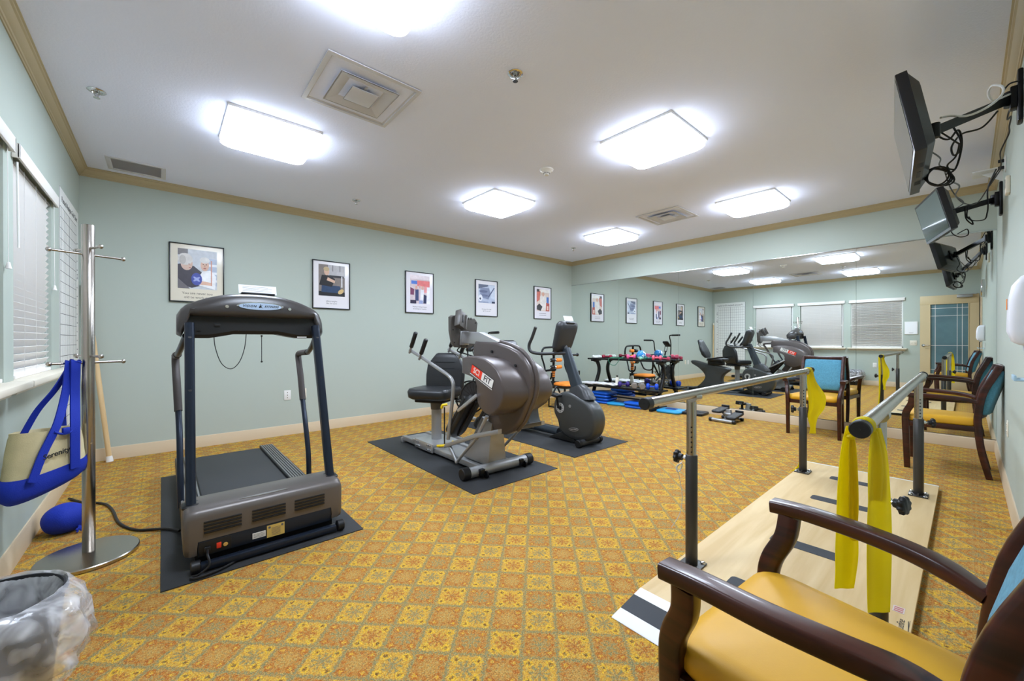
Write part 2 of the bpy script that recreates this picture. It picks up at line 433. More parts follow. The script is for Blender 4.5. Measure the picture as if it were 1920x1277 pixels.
# open door leaf, folded back in front of the window wall corner
DXc = -.475; d = thing('door_1', 'x', 'door', (DXc, .27, 0)); d['kind'] = 'structure'; del d['label']; del d['category']
M_door = mat('cream_door_paint', (206, 186, 146), .45)
y0, y1, g0, g1, gz0, gz1 = -.44, .445, -.285, .28, .36, 1.925
bm = new(); T = .022
bx(bm, (-T, y0, .012), (T, y1, gz0), .002); bx(bm, (-T, y0, gz1), (T, y1, 2.122), .002); bx(bm, (-T, y0, gz0), (T, g0, gz1)); bx(bm, (-T, g1, gz0), (T, y1, gz1))
for s in (-1, 1):
    x = s * (T + .003)
    for a, b_ in (((g0 - .012, gz0 - .012), (g1 + .012, gz0)), ((g0 - .012, gz1), (g1 + .012, gz1 + .012)), ((g0 - .012, gz0), (g0, gz1)), ((g1, gz0), (g1 + .012, gz1))):
        bx(bm, (x - .004, a[0], a[1]), (x + .004, b_[0], b_[1]), .001)
part('leaf', bm, M_door, d)
M_frost = mat('etched_door_glass', (92, 124, 132), .22, spec=.8, var=.25, vscale=1.6)
bm = new(); bx(bm, (-.004, g0, gz0), (.004, g1, gz1)); gl = part('glass', bm, M_frost, d)
bm = new()
for y in (g0 + .085, g1 - .075, g0 + .16): bx(bm, (-.0055, y - .004, gz0), (.0055, y + .004, gz1))
for z in (gz1 - .09, gz0 + .1, 1.0, gz1 - .26): bx(bm, (-.0055, g0, z - .004), (.0055, g1, z + .004))
part('etched_lines', bm, M_white, gl)
bm = new()
for s in (-1, 1):
    cyl(bm, (s * T, .39, 1.0), (s * (T + .012), .39, 1.0), .03, 20, bev=.003); tube(bm, [(s * T, .39, 1.0), (s * (T + .045), .39, 1.0), (s * (T + .05), .36, 1.0), (s * (T + .048), .27, 1.0)], .009, 10)
part('lever_handle', bm, M_chrome, d)
bm = new(); bx(bm, (T, -.35, 2.05), (T + .05, -.12, 2.11), .006); bx(bm, (T + .02, -.40, 2.115), (T + .035, -.15, 2.123)); bx(bm, (T + .01, -.42, 2.115), (T + .16, -.40, 2.123))
part('door_closer', bm, M_silver, d)

# ================================================================= CEILING FIXTURES
PX = {'A': (.63, 1.60), 'B': (.63, 3.53), 'C': (2.94, 1.64), 'D': (2.91, 3.54), 'E': (5.10, 1.62), 'F': (5.13, 3.55)}
LL = {'A': 'square ceiling light nearest the camera, cut off by the top of the view', 'B': 'square ceiling light above the treadmill, on the window side',
      'C': 'large square ceiling light in the middle of the ceiling, right of the smoke detector', 'D': 'square ceiling light above the recumbent stepper',
      'E': 'square ceiling light nearest the mirror on the screen side', 'F': 'square ceiling light nearest the corner of poster wall and mirror'}
def fixture():
    t = thing('ceiling_light', '', 'ceiling light', group='square ceiling lights'); w = .585
    bm = new(); bx(bm, (-w / 2 - .004, -w / 2 - .004, -.018), (w / 2 + .004, w / 2 + .004, 0), .002); part('base_tray', bm, M_white, t)
    bm = new(); R = []
    for z, k, r in ((-.058, .995, .055), (-.068, .98, .06), (-.076, .95, .07), (-.079, .88, .08)):
        R.append([(a, b_, z) for a, b_ in rrect(w * k, w * k, r, 5)])
    loft(bm, R); part('diffuser', bm, M_lamp, t, sharp=60)
    bm = new(); R = [[(a, b_, z) for a, b_ in rrect(w, w, .05, 5)] for z in (-.018, -.058)]
    loft(bm, R, cap=False); part('side_diffuser', bm, M_skirt, t, sharp=60)
    return t
f0 = fixture()
for i, (k, p) in enumerate(PX.items()):
    o = f0 if i == 0 else dup(f0)
    o.location = (p[0], p[1], H); o['label'] = LL[k]
def ceiling_diffuser():
    t = thing('air_diffuser', '', 'air vent', group='square cone air diffusers'); w = .565
    m = mat('diffuser_enamel', (206, 204, 206), .45); dk = mat('duct_dark', (46, 46, 48), .8)
    bm = new(); R = []
    for z, s in ((0, w), (-.006, w), (-.008, w - .05), (.0, w - .052), (.035, .36), (.036, .30)): R.append([(a, b_, z) for a, b_ in rrect(s, s, .002, 1)])
    loft(bm, R, cap=False); part('outer_frame', bm, m, t)
    bm = new(); lathe(bm, [(.16, .034), (.16, .034), (.158, .045)], 32); bx(bm, (-.16, -.16, .044), (.16, .16, .05)); part('duct_throat', bm, dk, t)
    for w2, z, nm in ((.36, -.018, 'middle_cone'), (.17, -.026, 'center_plate')):
        bm = new(); R = []
        for dz, s in ((0, w2), (.003, w2), (.024, w2 * .62), (.021, w2 * .6), (.0, w2 * .96)): R.append([(a, b_, z + dz) for a, b_ in rrect(s, s, .002, 1)])
        loft(bm, R, cap=False)
        if nm == 'center_plate': bx(bm, (-w2 * .48, -w2 * .48, z), (w2 * .48, w2 * .48, z + .003), .001)
        else:
            bx(bm, (-.008, -.10, z + .01), (.008, .10, z + .014))
        part(nm, bm, m, t)
    return t
v0 = ceiling_diffuser(); v0.location = (.965, 2.565, H - .004); v0['label'] = 'large white square air diffuser between the two window side ceiling lights'
v1 = dup(v0, (4.87, 2.53, H - .004)); v1['label'] = 'square air diffuser on the ceiling near the mirror, between two ceiling lights'
bm = new(); 
for a, b_ in (((-.2, -.17), (.2, -.14)), ((-.2, .14), (.2, .17)), ((-.2, -.14), (-.165, .14)), ((.165, -.14), (.2, .14))): bx(bm, (a[0], a[1], -.008), (b_[0], b_[1], 0), .002)
t = thing('return_grille', 'rectangular return air grille in the ceiling above the corner of window and poster walls', 'air vent', (-.17, 5.03, H)); part('grille_frame', bm, mat('grille_enamel', (205, 203, 205), .5), t)
bm = new()
for i in range(24):
    y = -.135 + .27 * i / 23; box(bm, (0, y, -.002), (.33, .010, .0012), M=rot(.3))
bx(bm, (-.165, -.14, -.0005), (.165, .14, 0)); part('louver', bm, mat('grille_louver', (206, 204, 206), .6), t)
SPR = [(-.31, 3.64, 'sprinkler head above the coat rack near the crown moulding'), (1.585, 1.77, 'large chrome sprinkler head right of the big square air diffuser'), (1.66, 4.56, 'small sprinkler head above the poster of weights'),
       (5.35, 4.48, 'tiny sprinkler head near the poster wall and mirror corner'), (5.35, 1.50, 'sprinkler head tucked beside the ceiling light nearest the screens')]
def sprinkler():
    t = thing('sprinkler_head', '', 'sprinkler', group='ceiling fire sprinklers')
    bm = new(); lathe(bm, [(0, -.001), (.045, -.001), (.046, -.004), (.04, -.008), (.026, -.009), (.024, -.003), (0, -.003)], 28); part('escutcheon', bm, M_chrome, t)
    bm = new(); cyl(bm, (0, 0, -.045), (0, 0, 0), .006, 10)
    for s in (-1, 1): tube(bm, [(s * .012, 0, -.003), (s * .014, 0, -.02), (s * .004, 0, -.042)], .0025, 8)
    part('frame_arms', bm, M_chrome, t)
    bm = new(); lathe(bm, [(0, -.048), (.016, -.048), (.017, -.046), (0, -.044)], 16); part('deflector', bm, M_chrome, t); return t
s0 = sprinkler()
for i, (x, y, l) in enumerate(SPR):
    o = s0 if i == 0 else dup(s0)
    o.location = (x, y, H); o['label'] = l
t = thing('smoke_detector', 'white smoke detector in the middle of the ceiling', 'smoke detector', (2.70, 2.58, H))
bm = new(); lathe(bm, [(0, -.02), (.045, -.02), (.062, -.008), (.064, 0), (0, 0)], 32); part('base', bm, M_white, t)
bm = new(); lathe(bm, [(0, -.052), (.02, -.052), (.026, -.044), (.028, -.03), (.04, -.02), (0, -.02)], 28); part('sensor_head', bm, M_white, t)
bm = new()
for k in range(12):
    a = 2 * PI * k / 12; box(bm, (.0275 * math.cos(a), .0275 * math.sin(a), -.037), (.004, .005, .008), M=rot(0, 0, a))
part('sensor_slots', bm, M_black, t)

# ================================================================= WINDOW BLINDS
BL = [('white slatted window blind next to the grid chart', 3.165, 4.19, 0), ('white slatted window blind in the middle of the three', 2.065, 3.09, 0), ('white slatted window blind nearest the door, tilted half open', .965, 1.995, 1)]
for lbl, a, b_, tilt in BL:
    t = thing('window_blind', lbl, 'blind', (XL, (a + b_) / 2, WZ0 + .012), group='blinds on the three windows'); hw = (b_ - a) / 2; zt = 2.06 - WZ0 - .012
    bm = new(); bx(bm, (.018, -hw, zt), (.03, hw, zt + .075), .004); 
    for s in (-1, 1): bx(bm, (.001, s * hw, zt), (.03, s * (hw - .012), zt + .075), .002)
    part('valance', bm, mat('blind_valance', (232, 228, 222), .45), t)
    bm = new(); bx(bm, (-.045, -hw + .07, zt - .012), (-.002, hw - .07, zt + .0), .002); part('head_rail', bm, mat('head_rail_gray', (150, 146, 140), .5), t)
    bm = new(); n = 28; sw = hw - .075 + (0.02 if tilt else 0)
    for k in range(n):
        z = .03 + (zt - .06) * k / (n - 1); box(bm, (-.022, 0, z), (.046, 2 * sw - .01, .0028), M=rot(0, math.radians(-42 if tilt else -57), 0))
    part('slats', bm, M_blind, t)
    bm = new(); bx(bm, (-.045, -sw, .001), (.0, sw, .02), .004); part('bottom_rail', bm, M_blind, t)
    bm = new()
    for y in (-sw * .62, 0, sw * .62):
        for x in (-.046, .002): bx(bm, (x, y - .001, .01), (x + .0012, y + .001, zt))
    part('ladder_cords', bm, M_white, t)
    bm = new(); tube(bm, [(.012, -hw + .045, zt - .01), (.016, -hw + .045, zt - .45)], .0045, 8); part('tilt_wand', bm, M_white, t)
    bm = new(); tube(bm, [(.012, hw - .05, zt), (.014, hw - .05, zt - .55)], .0015, 6); pc = part('pull_cord', bm, M_white, t)
    bm = new(); lathe(bm, [(0, 0), (.012, 0), (.009, .012), (.006, .03), (0, .034)], 12, Matrix.Translation((.014, hw - .05, zt - .58))); part('tassel', bm, M_white, pc)
# ================================================================= WALL ITEMS
# grid chart on the window wall
t = thing('posture_grid_chart', 'tall white posture grid chart with black grid lines between window and corner', 'wall chart', (XL, 4.845, .235))
CW, CH = .885, 2.04
bm = new(); bx(bm, (.0005, -CW / 2, 0), (.003, CW / 2, CH)); part('sheet', bm, mat('chart_white', (232, 232, 228), .6), t)
M_ink = mat('black_ink', (28, 28, 30), .6); M_ink2 = mat('gray_ink', (98, 98, 100), .6)
bm = new(); z0, z1 = .06, 1.90; ya, yb = -.42, .32
nx = 13
for k in range(nx + 1):
    y = ya + (yb - ya) * k / nx; w = .0028 if k == 7 else .0011; bx(bm, (.003, y - w, z0), (.0036, y + w, z1))
nr = 23
for k in range(nr + 1):
    z = z0 + (z1 - z0) * k / nr; bx(bm, (.003, ya, z - .0016), (.0036, yb, z + .0016))
bx(bm, (.003, -CW / 2, 0), (.0036, -CW / 2 + .006, CH))
part('grid_lines', bm, M_ink, t)
bm = text_bm('Postural Analysis Grid Chart', .062, basis((.0034, 0.0, 1.962), (0, 1, 0), (0, 0, 1)), .0003, sx=1.0); part('title_lettering', bm, M_ink, t)
bm = new()
for i in range(22):
    z = z0 + .05 + 1.72 * i / 22; bx(bm, (.003, .345, z), (.0035, .345 + (.02 if i % 3 else .035), z + .01))
for z in (1.68, 1.45, .58, .50):
    bx(bm, (.003, .352, z), (.0035, .388, z + .008)); bx(bm, (.003, .352, z + .03), (.0035, .388, z + .038)); bx(bm, (.003, .366, z), (.0035, .374, z + .038))
part('scale_marks', bm, M_ink2, t)

# five framed posters
CLR = {}
def cm(rgb):
    k = 'ink_%02x%02x%02x' % rgb
    if k not in CLR: CLR[k] = mat(k, rgb, .35, spec=.4, var=.10, vscale=22)
    return CLR[k]
def poster(x0, x1, z0, z1, lbl, img, shapes, lines, paper):
    w, h = x1 - x0, z1 - z0
    t = thing('framed_poster', lbl, 'framed poster', ((x0 + x1) / 2, YP, z0), group='framed exercise posters on the wall')
    bm = new(); f = .011
    for a, b_ in (((-w / 2, 0), (w / 2, f)), ((-w / 2, h - f), (w / 2, h)), ((-w / 2, f), (-w / 2 + f, h - f)), ((w / 2 - f, f), (w / 2, h - f))):
        bx(bm, (a[0], -.024, a[1]), (b_[0], -.001, b_[1]), .001)
    part('frame', bm, mat('poster_frame_black', (24, 30, 30), .3), t)
    bm = new(); bx(bm, (-w / 2 + f, -.014, f), (w / 2 - f, -.004, h - f)); part('print_sheet', bm, mat('print_%d' % paper[0], paper, .12, spec=.5), t)
    # picture area
    ix0, ix1, iz0, iz1 = img; mats = []; bm = new(); lay = 0
    def clip(poly):
        def cl(P, f_in, inter):
            out = []
            for i in range(len(P)):
                a, b_ = P[i - 1], P[i]
                if f_in(b_):
                    if not f_in(a): out.append(inter(a, b_))
                    out.append(b_)
                elif f_in(a): out.append(inter(a, b_))
            return out
        for ax, lim, sg in ((0, 0, 1), (0, 1, -1), (1, 0, 1), (1, 1, -1)):
            if not poly: break
            poly = cl(poly, lambda p: sg * (p[ax] - lim) >= 0, lambda a, b_: tuple(a[j] + (b_[j] - a[j]) * ((lim - a[ax]) / (b_[ax] - a[ax])) for j in (0, 1)))
        return poly
    for c, poly in shapes:
        m = cm(c)
        if m not in mats: mats.append(m)
        poly = clip(poly)
        if len(poly) < 3: continue
        y = -.0142 - .00018 * lay; lay += 1
        vs = [bm.verts.new((-w / 2 + w * (ix0 + (ix1 - ix0) * p[0]), y, h * (iz0 + (iz1 - iz0) * p[1]))) for p in poly]
        try: fc = bm.faces.new(vs)
        except ValueError: continue
        fc.material_index = mats.index(m)
    part('picture', bm, mats, t, recalc=False)
    bm = new()
    for s, z, sz in lines:
        if s == '~':
            bx(bm, (-w * .2, -.0148, h * z - .004), (w * .2, -.0142, h * z + .002))
        else: text_bm(s, sz, basis((0, -.0146, h * z), (1, 0, 0), (0, 0, 1)), .0002, bm=bm)
    part('caption_lettering', bm, mat('caption_ink', (70, 66, 62), .6), t)
    return t
R1 = lambda a, b_, c, d: [(a, b_), (c, b_), (c, d), (a, d)]
PW = 2.1385; PB = 1.53
poster(.054, .512, PB, PW, 'framed poster of two grey-haired people, behind the treadmill console, nearest the window wall', (.15, .86, .235, .91),
  [((196, 200, 206), R1(0, 0, 1, 1)), ((176, 186, 204), R1(.72, .1, 1, .8)), ((226, 228, 232), R1(.74, .2, 1, .26)), ((226, 228, 232), R1(.74, .4, 1, .46)), ((226, 228, 232), R1(.74, .6, 1, .66)), ((120, 116, 118), R1(0, .84, .25, 1)),
   ((66, 62, 70), [(0, .1), (.35, .02), (.6, .1), (.62, .42), (.4, .58), (.1, .62), (0, .6)]), ((206, 176, 160), ell(.22, .63, .15, .17)), ((208, 204, 200), ell(.18, .74, .19, .15)), ((214, 176, 156), ell(.68, .62, .11, .15)), ((214, 212, 210), ell(.68, .75, .13, .08)), ((90, 70, 62), ell(.64, .64, .015, .012)), ((90, 70, 62), ell(.72, .64, .015, .012)), ((170, 96, 88), ell(.68, .54, .04, .014)), ((190, 150, 132), ell(.68, .60, .015, .03)), ((150, 120, 108), ell(.28, .62, .02, .012)), ((176, 110, 100), ell(.30, .53, .03, .012)), ((182, 178, 174), ell(.12, .72, .08, .12)),
   ((236, 236, 238), [(.5, .1), (.95, .0), (.98, .35), (.82, .5), (.62, .46), (.52, .3)]), ((222, 182, 160), [(.5, .12), (.86, .1), (.86, .18), (.52, .22)]), ((70, 82, 160), ell(.47, .25, .14, .16)), ((150, 160, 210), ell(.47, .25, .1, .03, a=.6)), ((150, 160, 210), ell(.47, .25, .1, .03, a=-.6)), ((110, 106, 110), [(0, 0), (.3, 0), (0, .25)]), ((206, 150, 130), R1(.84, .1, .87, .75))],
  [('You are never too', .155, .034), ('old to work out', .085, .034)], (222, 214, 196))
poster(1.402, 1.860, PB, PW, 'framed poster of a person at an arm weight machine, right of the treadmill', (.16, .86, .27, .92),
  [((128, 118, 112), R1(0, 0, 1, 1)), ((184, 182, 184), R1(.35, .62, 1, 1)), ((40, 40, 44), R1(.52, .8, .54, 1)), ((40, 40, 44), R1(.8, .8, .82, 1)), ((30, 30, 32), R1(0, 0, 1, .14)), ((36, 60, 92), [(.1, .12), (.9, .1), (.8, .34), (.12, .34)]), ((30, 28, 30), [(.02, .34), (.5, .3), (.62, .56), (.4, .66), (.12, .66)]),
   ((214, 176, 152), ell(.3, .78, .1, .12)), ((190, 168, 130), ell(.29, .86, .11, .07)), ((214, 176, 152), [(.3, .5), (.6, .42), (.62, .5), (.34, .6)]), ((46, 46, 50), R1(.4, .6, .95, .67)), ((226, 226, 228), R1(.86, .3, .9, .66)), ((206, 176, 120), ell(.84, .16, .12, .07, a=.5))],
  [('Lifting weights', .16, .024), ('lifts our spirit', .115, .024)], (230, 226, 228))
poster(2.6453, 3.1085, PB, PW, 'framed poster of a crowd in pink and blue shirts, third from the window wall', (.17, .86, .23, .92),
  [((206, 190, 194), R1(0, 0, 1, 1)), ((226, 214, 218), R1(0, .86, 1, 1)), ((220, 120, 120), R1(.35, .62, 1, .82)), ((80, 120, 200), R1(.05, .68, .35, .8)), ((226, 150, 150), R1(.7, .4, .95, .62)), ((60, 70, 110), R1(.25, .1, .42, .5)), ((216, 168, 150), ell(.3, .56, .06, .07)), ((216, 168, 150), ell(.62, .56, .06, .07)), ((214, 160, 150), ell(.48, .6, .05, .06)),
   ((120, 60, 90), [(0, .3), (.18, .3), (.2, .5), (0, .56)]), ((230, 230, 236), [(.5, .05), (.66, .05), (.7, .5), (.52, .5)]), ((40, 46, 80), [(.66, .02), (.86, .02), (.84, .3), (.68, .34)]), ((232, 232, 240), [(.82, 0), (1, 0), (1, .6), (.85, .6)]), ((52, 44, 66), R1(0, 0, .3, .12)), ((150, 160, 200), R1(.44, 0, .64, .12))],
  [('Staying in shape keeps', .155, .026), ('us young and healthy', .105, .026)], (226, 222, 228))
poster(3.8916, 4.3624, PB, PW, 'framed poster with a blue-grey picture of an arm and hand', (.14, .88, .37, .88),
  [((176, 186, 206), R1(0, 0, 1, 1)), ((92, 100, 122), [(0, .75), (.55, .9), (.6, 1), (0, 1)]), ((128, 138, 166), [(.1, .3), (.6, .2), (.72, .5), (.64, .82), (.1, .8)]), ((100, 108, 138), ell(.3, .62, .25, .07)), ((104, 112, 142), ell(.35, .4, .22, .06)), ((196, 206, 222), [(.6, .95), (1, .98), (1, .2), (.72, .3), (.75, .6)]), ((84, 94, 124), [(.62, .3), (.98, .84), (.94, .88), (.58, .36)]), ((222, 226, 234), ell(.12, .26, .12, .18)), ((70, 76, 96), ell(.1, .22, .05, .06)), ((46, 56, 82), R1(.8, 0, 1, .1)), ((150, 160, 186), R1(0, 0, .6, .08))],
  [('Any age is the right', .20, .026), ('age to exercise', .15, .026)], (228, 226, 230))
poster(5.2447, 5.7119, PB, PW + .006, 'framed poster of a person in white with a red background, nearest the mirror', (.16, .90, .25, .92),
  [((214, 196, 184), R1(0, 0, 1, 1)), ((196, 110, 96), [(0, .4), (.22, .5), (.3, .9), (0, .95)]), ((70, 66, 68), R1(0, .88, .2, 1)), ((232, 228, 222), R1(.3, .86, 1, 1)), ((224, 218, 212), [(.28, .04), (.78, .04), (.76, .66), (.5, .8), (.26, .66)]), ((214, 168, 146), ell(.5, .78, .1, .1)), ((70, 110, 180), R1(.76, .36, .94, .66)), ((176, 84, 72), [(.7, 0), (1, 0), (1, .36), (.74, .4)]), ((62, 60, 62), [(0, .06), (.3, 0), (.44, .2), (.2, .34), (0, .22)]), ((230, 200, 180), R1(.78, .05, .92, .24))],
  [('~', .17, .02), ('~', .12, .02)], (226, 216, 198))

# outlets and plates
def outlet(name, lbl, loc, rz, m, kind):
    t = thing(name, lbl, 'wall plate', loc, rz)
    bm = new(); box(bm, (0, -.003, 0), (.072, .006, .116), .002); part('cover_plate', bm, m, t)
    bm = new()
    if kind == 'data':
        for z in (-.03, 0, .03): cyl(bm, (0, -.010, z), (0, -.005, z), .005, 10)
        part('jack', bm, mat('jack_brown', (110, 90, 60), .5), t)
    elif kind == 'switch': box(bm, (.0, -.010, 0), (.02, .012, .03), .003, M=rot(.3)); part('toggle', bm, m, t)
    else:
        for z in (-.026, .026): box(bm, (0, -.0065, z), (.034, .004, .03), .003)
        part('socket_face', bm, m, t); bm = new()
        for z in (-.026, .026):
            for x in (-.008, .008): box(bm, (x, -.0088, z + .003), (.002, .002, .008))
            box(bm, (0, -.0088, z - .009), (.004, .002, .004))
        part('socket_slots', bm, M_black, t)
    return t
outlet('data_plate', 'white wall plate with three jacks behind the treadmill handrail', (1.128, YP, .475), 0, M_white, 'data')
outlet('wall_outlet', 'beige power outlet on the poster wall, right of the white jack plate', (1.30, YP, .485), 0, M_offw, 'outlet')
outlet('wall_outlet', 'off-white power outlet low on the wall beside the chair near the mirror', (4.62, YR, .488), PI, M_offw, 'outlet')
outlet('wall_outlet', 'white power outlet under the blind nearest the door, seen in the mirror', (XL, 1.50, .50), PI / 2, M_white, 'outlet')
t = thing('light_switch', 'white double light switch plate between window blind and door', 'light switch', (XL, .828, 1.055), PI / 2)
bm = new(); box(bm, (0, -.003, 0), (.118, .006, .116), .002); part('cover_plate', bm, M_offw, t)
bm = new(); 
for x in (-.025, .025): box(bm, (x, -.009, 0), (.012, .010, .024), .002, M=rot(.3))
part('toggle', bm, M_offw, t)
t = thing('framed_notice', 'white framed notice on the wall between window blind and door', 'notice', (XL, .866, 1.254), PI / 2)
bm = new(); bx(bm, (-.111, -.014, 0), (.111, 0, .30), .003); part('frame', bm, M_white, t)
bm = new(); bx(bm, (-.1, -.0155, .012), (.1, -.0142, .288)); part('sheet', bm, M_paper, t)
bm = new(); bx(bm, (-.04, -.0162, .04), (.04, -.0156, .043)); bx(bm, (-.03, -.0162, .032), (.03, -.0156, .035)); part('text_lines', bm, M_ink2, t)

# screen wall items (y = YR, facing +y)
t = thing('wall_clock', 'round silver rimmed wall clock seen in the mirror', 'clock', (2.02, YR, 2.02))
bm = new(); lathe(bm, [(0, 0), (.15, 0), (.155, .01), (.155, .03), (.145, .042), (.132, .036), (.132, .02), (0, .02)], 40, rot(-PI / 2)); part('case', bm, M_chrome, t)
bm = new(); lathe(bm, [(0, .021), (.13, .021), (.13, .023), (0, .023)], 40, rot(-PI / 2)); part('dial', bm, M_white, t)
bm = new(); box(bm, (.02, .026, .02), (.006, .002, .08), M=rot(0, -.8, 0)); box(bm, (-.03, .027, .02), (.004, .002, .11), M=rot(0, 1.0, 0))
for k in range(12): box(bm, (.112 * math.sin(k * PI / 6), .025, .112 * math.cos(k * PI / 6)), (.005, .002, .02), M=rot(0, k * PI / 6, 0))
part('hands', bm, M_black, t)
t = thing('soap_dispenser', 'white wall-mounted sanitizer dispenser at the right edge of the view', 'dispenser', (2.36, YR, 1.115))
bm = new(); R = []
for z, hw, d in ((0, .05, .07), (.012, .062, .088), (.05, .068, .1), (.16, .068, .098), (.22, .064, .088), (.248, .055, .07), (.258, .04, .05)):
    R.append([(a, b_, z) for a, b_ in rrect(2 * hw, d, min(hw, d / 2) * .5, 5, 0, d / 2)])
loft(bm, R); part('housing', bm, mat('dispenser_white', (236, 236, 244), .3), t, sharp=60)
bm = new(); lathe(bm, [(0, -.02), (.012, -.02), (.014, 0), (0, 0)], 12, Matrix.Translation((0, .05, 0))); part('nozzle', bm, mat('clear_gray', (190, 194, 204), .2), t)
bm = new(); box(bm, (0, .1005, .15), (.02, .002, .04), .001); part('indicator_window', bm, M_orange, t)
t = thing('drip_tray', 'small pale drip tray on the wall below the sanitizer dispenser', 'tray', (2.36, YR, .985))
bm = new(); bx(bm, (-.05, .001, 0), (.05, .012, .09), .003); part('back_plate', bm, M_white, t)
bm = new(); bx(bm, (-.055, .001, 0), (.055, .085, .008), .003); bx(bm, (-.055, .08, 0), (.055, .087, .02), .002); part('tray', bm, mat('pale_blue_plastic', (176, 206, 226), .3), t)

# screens on swing arms
def screen(lbl, c, phi, tau, w, h, wall_x, wall_z, arm_lbl, name_l):
    phi = math.radians(phi); tau = math.radians(tau)
    Lx = V((math.sin(phi), math.cos(phi), 0)); Nn = V((-math.cos(phi), math.sin(phi), 0)); U = V((0, 0, 1)) * math.cos(tau) + Nn * math.sin(tau)
    Fn = Lx.cross(U); Fn = Fn if Fn.dot(Nn) > 0 else -Fn       # screen normal
    c = V(c); M = Matrix((Lx, Fn, U)).transposed().to_4x4(); M.translation = (0, 0, 0)
    t = thing('flat_television', lbl, 'television', c, group='televisions on wall arms')
    M_tv = mat('tv_black', (34, 33, 36), .35)
    bm = new(); R = []
    for y, k, k2 in ((0, 1, 1), (-.004, 1.004, 1.004), (-.04, 1.0, 1.0), (-.042, .97, .94), (-.075, .80, .78), (-.078, .76, .72)):
        R.append([(a, y, b_) for a, b_ in rrect(w * k, h * k2, .008, 2)])
    loft(bm, R); bmesh.ops.transform(bm, matrix=M, verts=bm.verts[:]); part('housing', bm, M_tv, t)
    bm = new(); bx(bm, (-w / 2 + .018, .0005, -h / 2 + .022), (w / 2 - .018, .002, h / 2 - .018)); bmesh.ops.transform(bm, matrix=M, verts=bm.verts[:])
    part('display', bm, mat('lcd_glass', (70, 84, 82), .08, spec=.8), t)
    bm = new()
    for a in (-.2, .2):
        for k in range(7): bx(bm, (a * w - .03 + k * .01, -.036, -h / 2 - .001), (a * w - .026 + k * .01, -.012, -h / 2 + .002))
    bx(bm, (-.05, -.03, -h / 2 - .0015), (.05, -.016, -h / 2 + .002)); bmesh.ops.transform(bm, matrix=M, verts=bm.verts[:]); part('vents', bm, M_black, t)
    # arm
    back = c - Fn * .085
    a = thing('wall_arm_bracket', arm_lbl, 'bracket', (wall_x, YR, wall_z), group='swing arms for the televisions')
    O = V(a.location); e = back - O
    bm = new(); bx(bm, (-.045, 0, -.14), (.045, .02, .14), .008); bx(bm, (-.03, .015, -.06), (.03, .045, .06), .006); part('wall_plate', bm, M_blkmet, a)
    bm = new(); j0 = V((0, .045, 0)); q = e - Fn * .03
    d = (q - j0); side = V((-d.y, d.x, 0)).normalized()
    sweep(bm, [j0, j0 + d * .5, q], [(.022, .012), (-.022, .012), (-.022, -.012), (.022, -.012)], up=(0, 0, 1)); cyl(bm, j0 + V((0, 0, -.04)), j0 + V((0, 0, .04)), .022, 16); cyl(bm, q + V((0, 0, -.035)), q + V((0, 0, .035)), .02, 16)
    part('arm', bm, M_blkmet, a)
    bm = new(); Mt = M.copy(); Mt.translation = e
    box(bm, (0, 0, 0), (.13, .015, .13), .004, M=None); bmesh.ops.transform(bm, matrix=Mt, verts=bm.verts[:]); tube(bm, [q, e], .02, 12); part('mount_plate', bm, M_blkmet, a)
    return t, a, back
tv1, ar1, bk1 = screen('larger black television tilted down on a long wall arm at upper right', (2.912, .221, 2.163), 84.9, 10, .755, .38, 3.50, 2.45, 'long black swing arm holding the larger television', 0)
tv2, ar2, bk2 = screen('smaller black television hanging lower and nearer the mirror', (5.03, .205, 2.19), 75, 13.4, .62, .36, 5.36, 2.33, 'black swing arm holding the smaller television', 1)
def cable(lbl, pts, r=.004, m=None, group='cables of the televisions', sm=8):
    bm = new(); tube(bm, pts, r, 6, sm=sm); return solo('cable', bm, m or M_black, lbl, 'cable', group)
def w(u, v, y):
    """fixed points measured on the photograph, hanging in the plane y"""
    return (u, y, v)
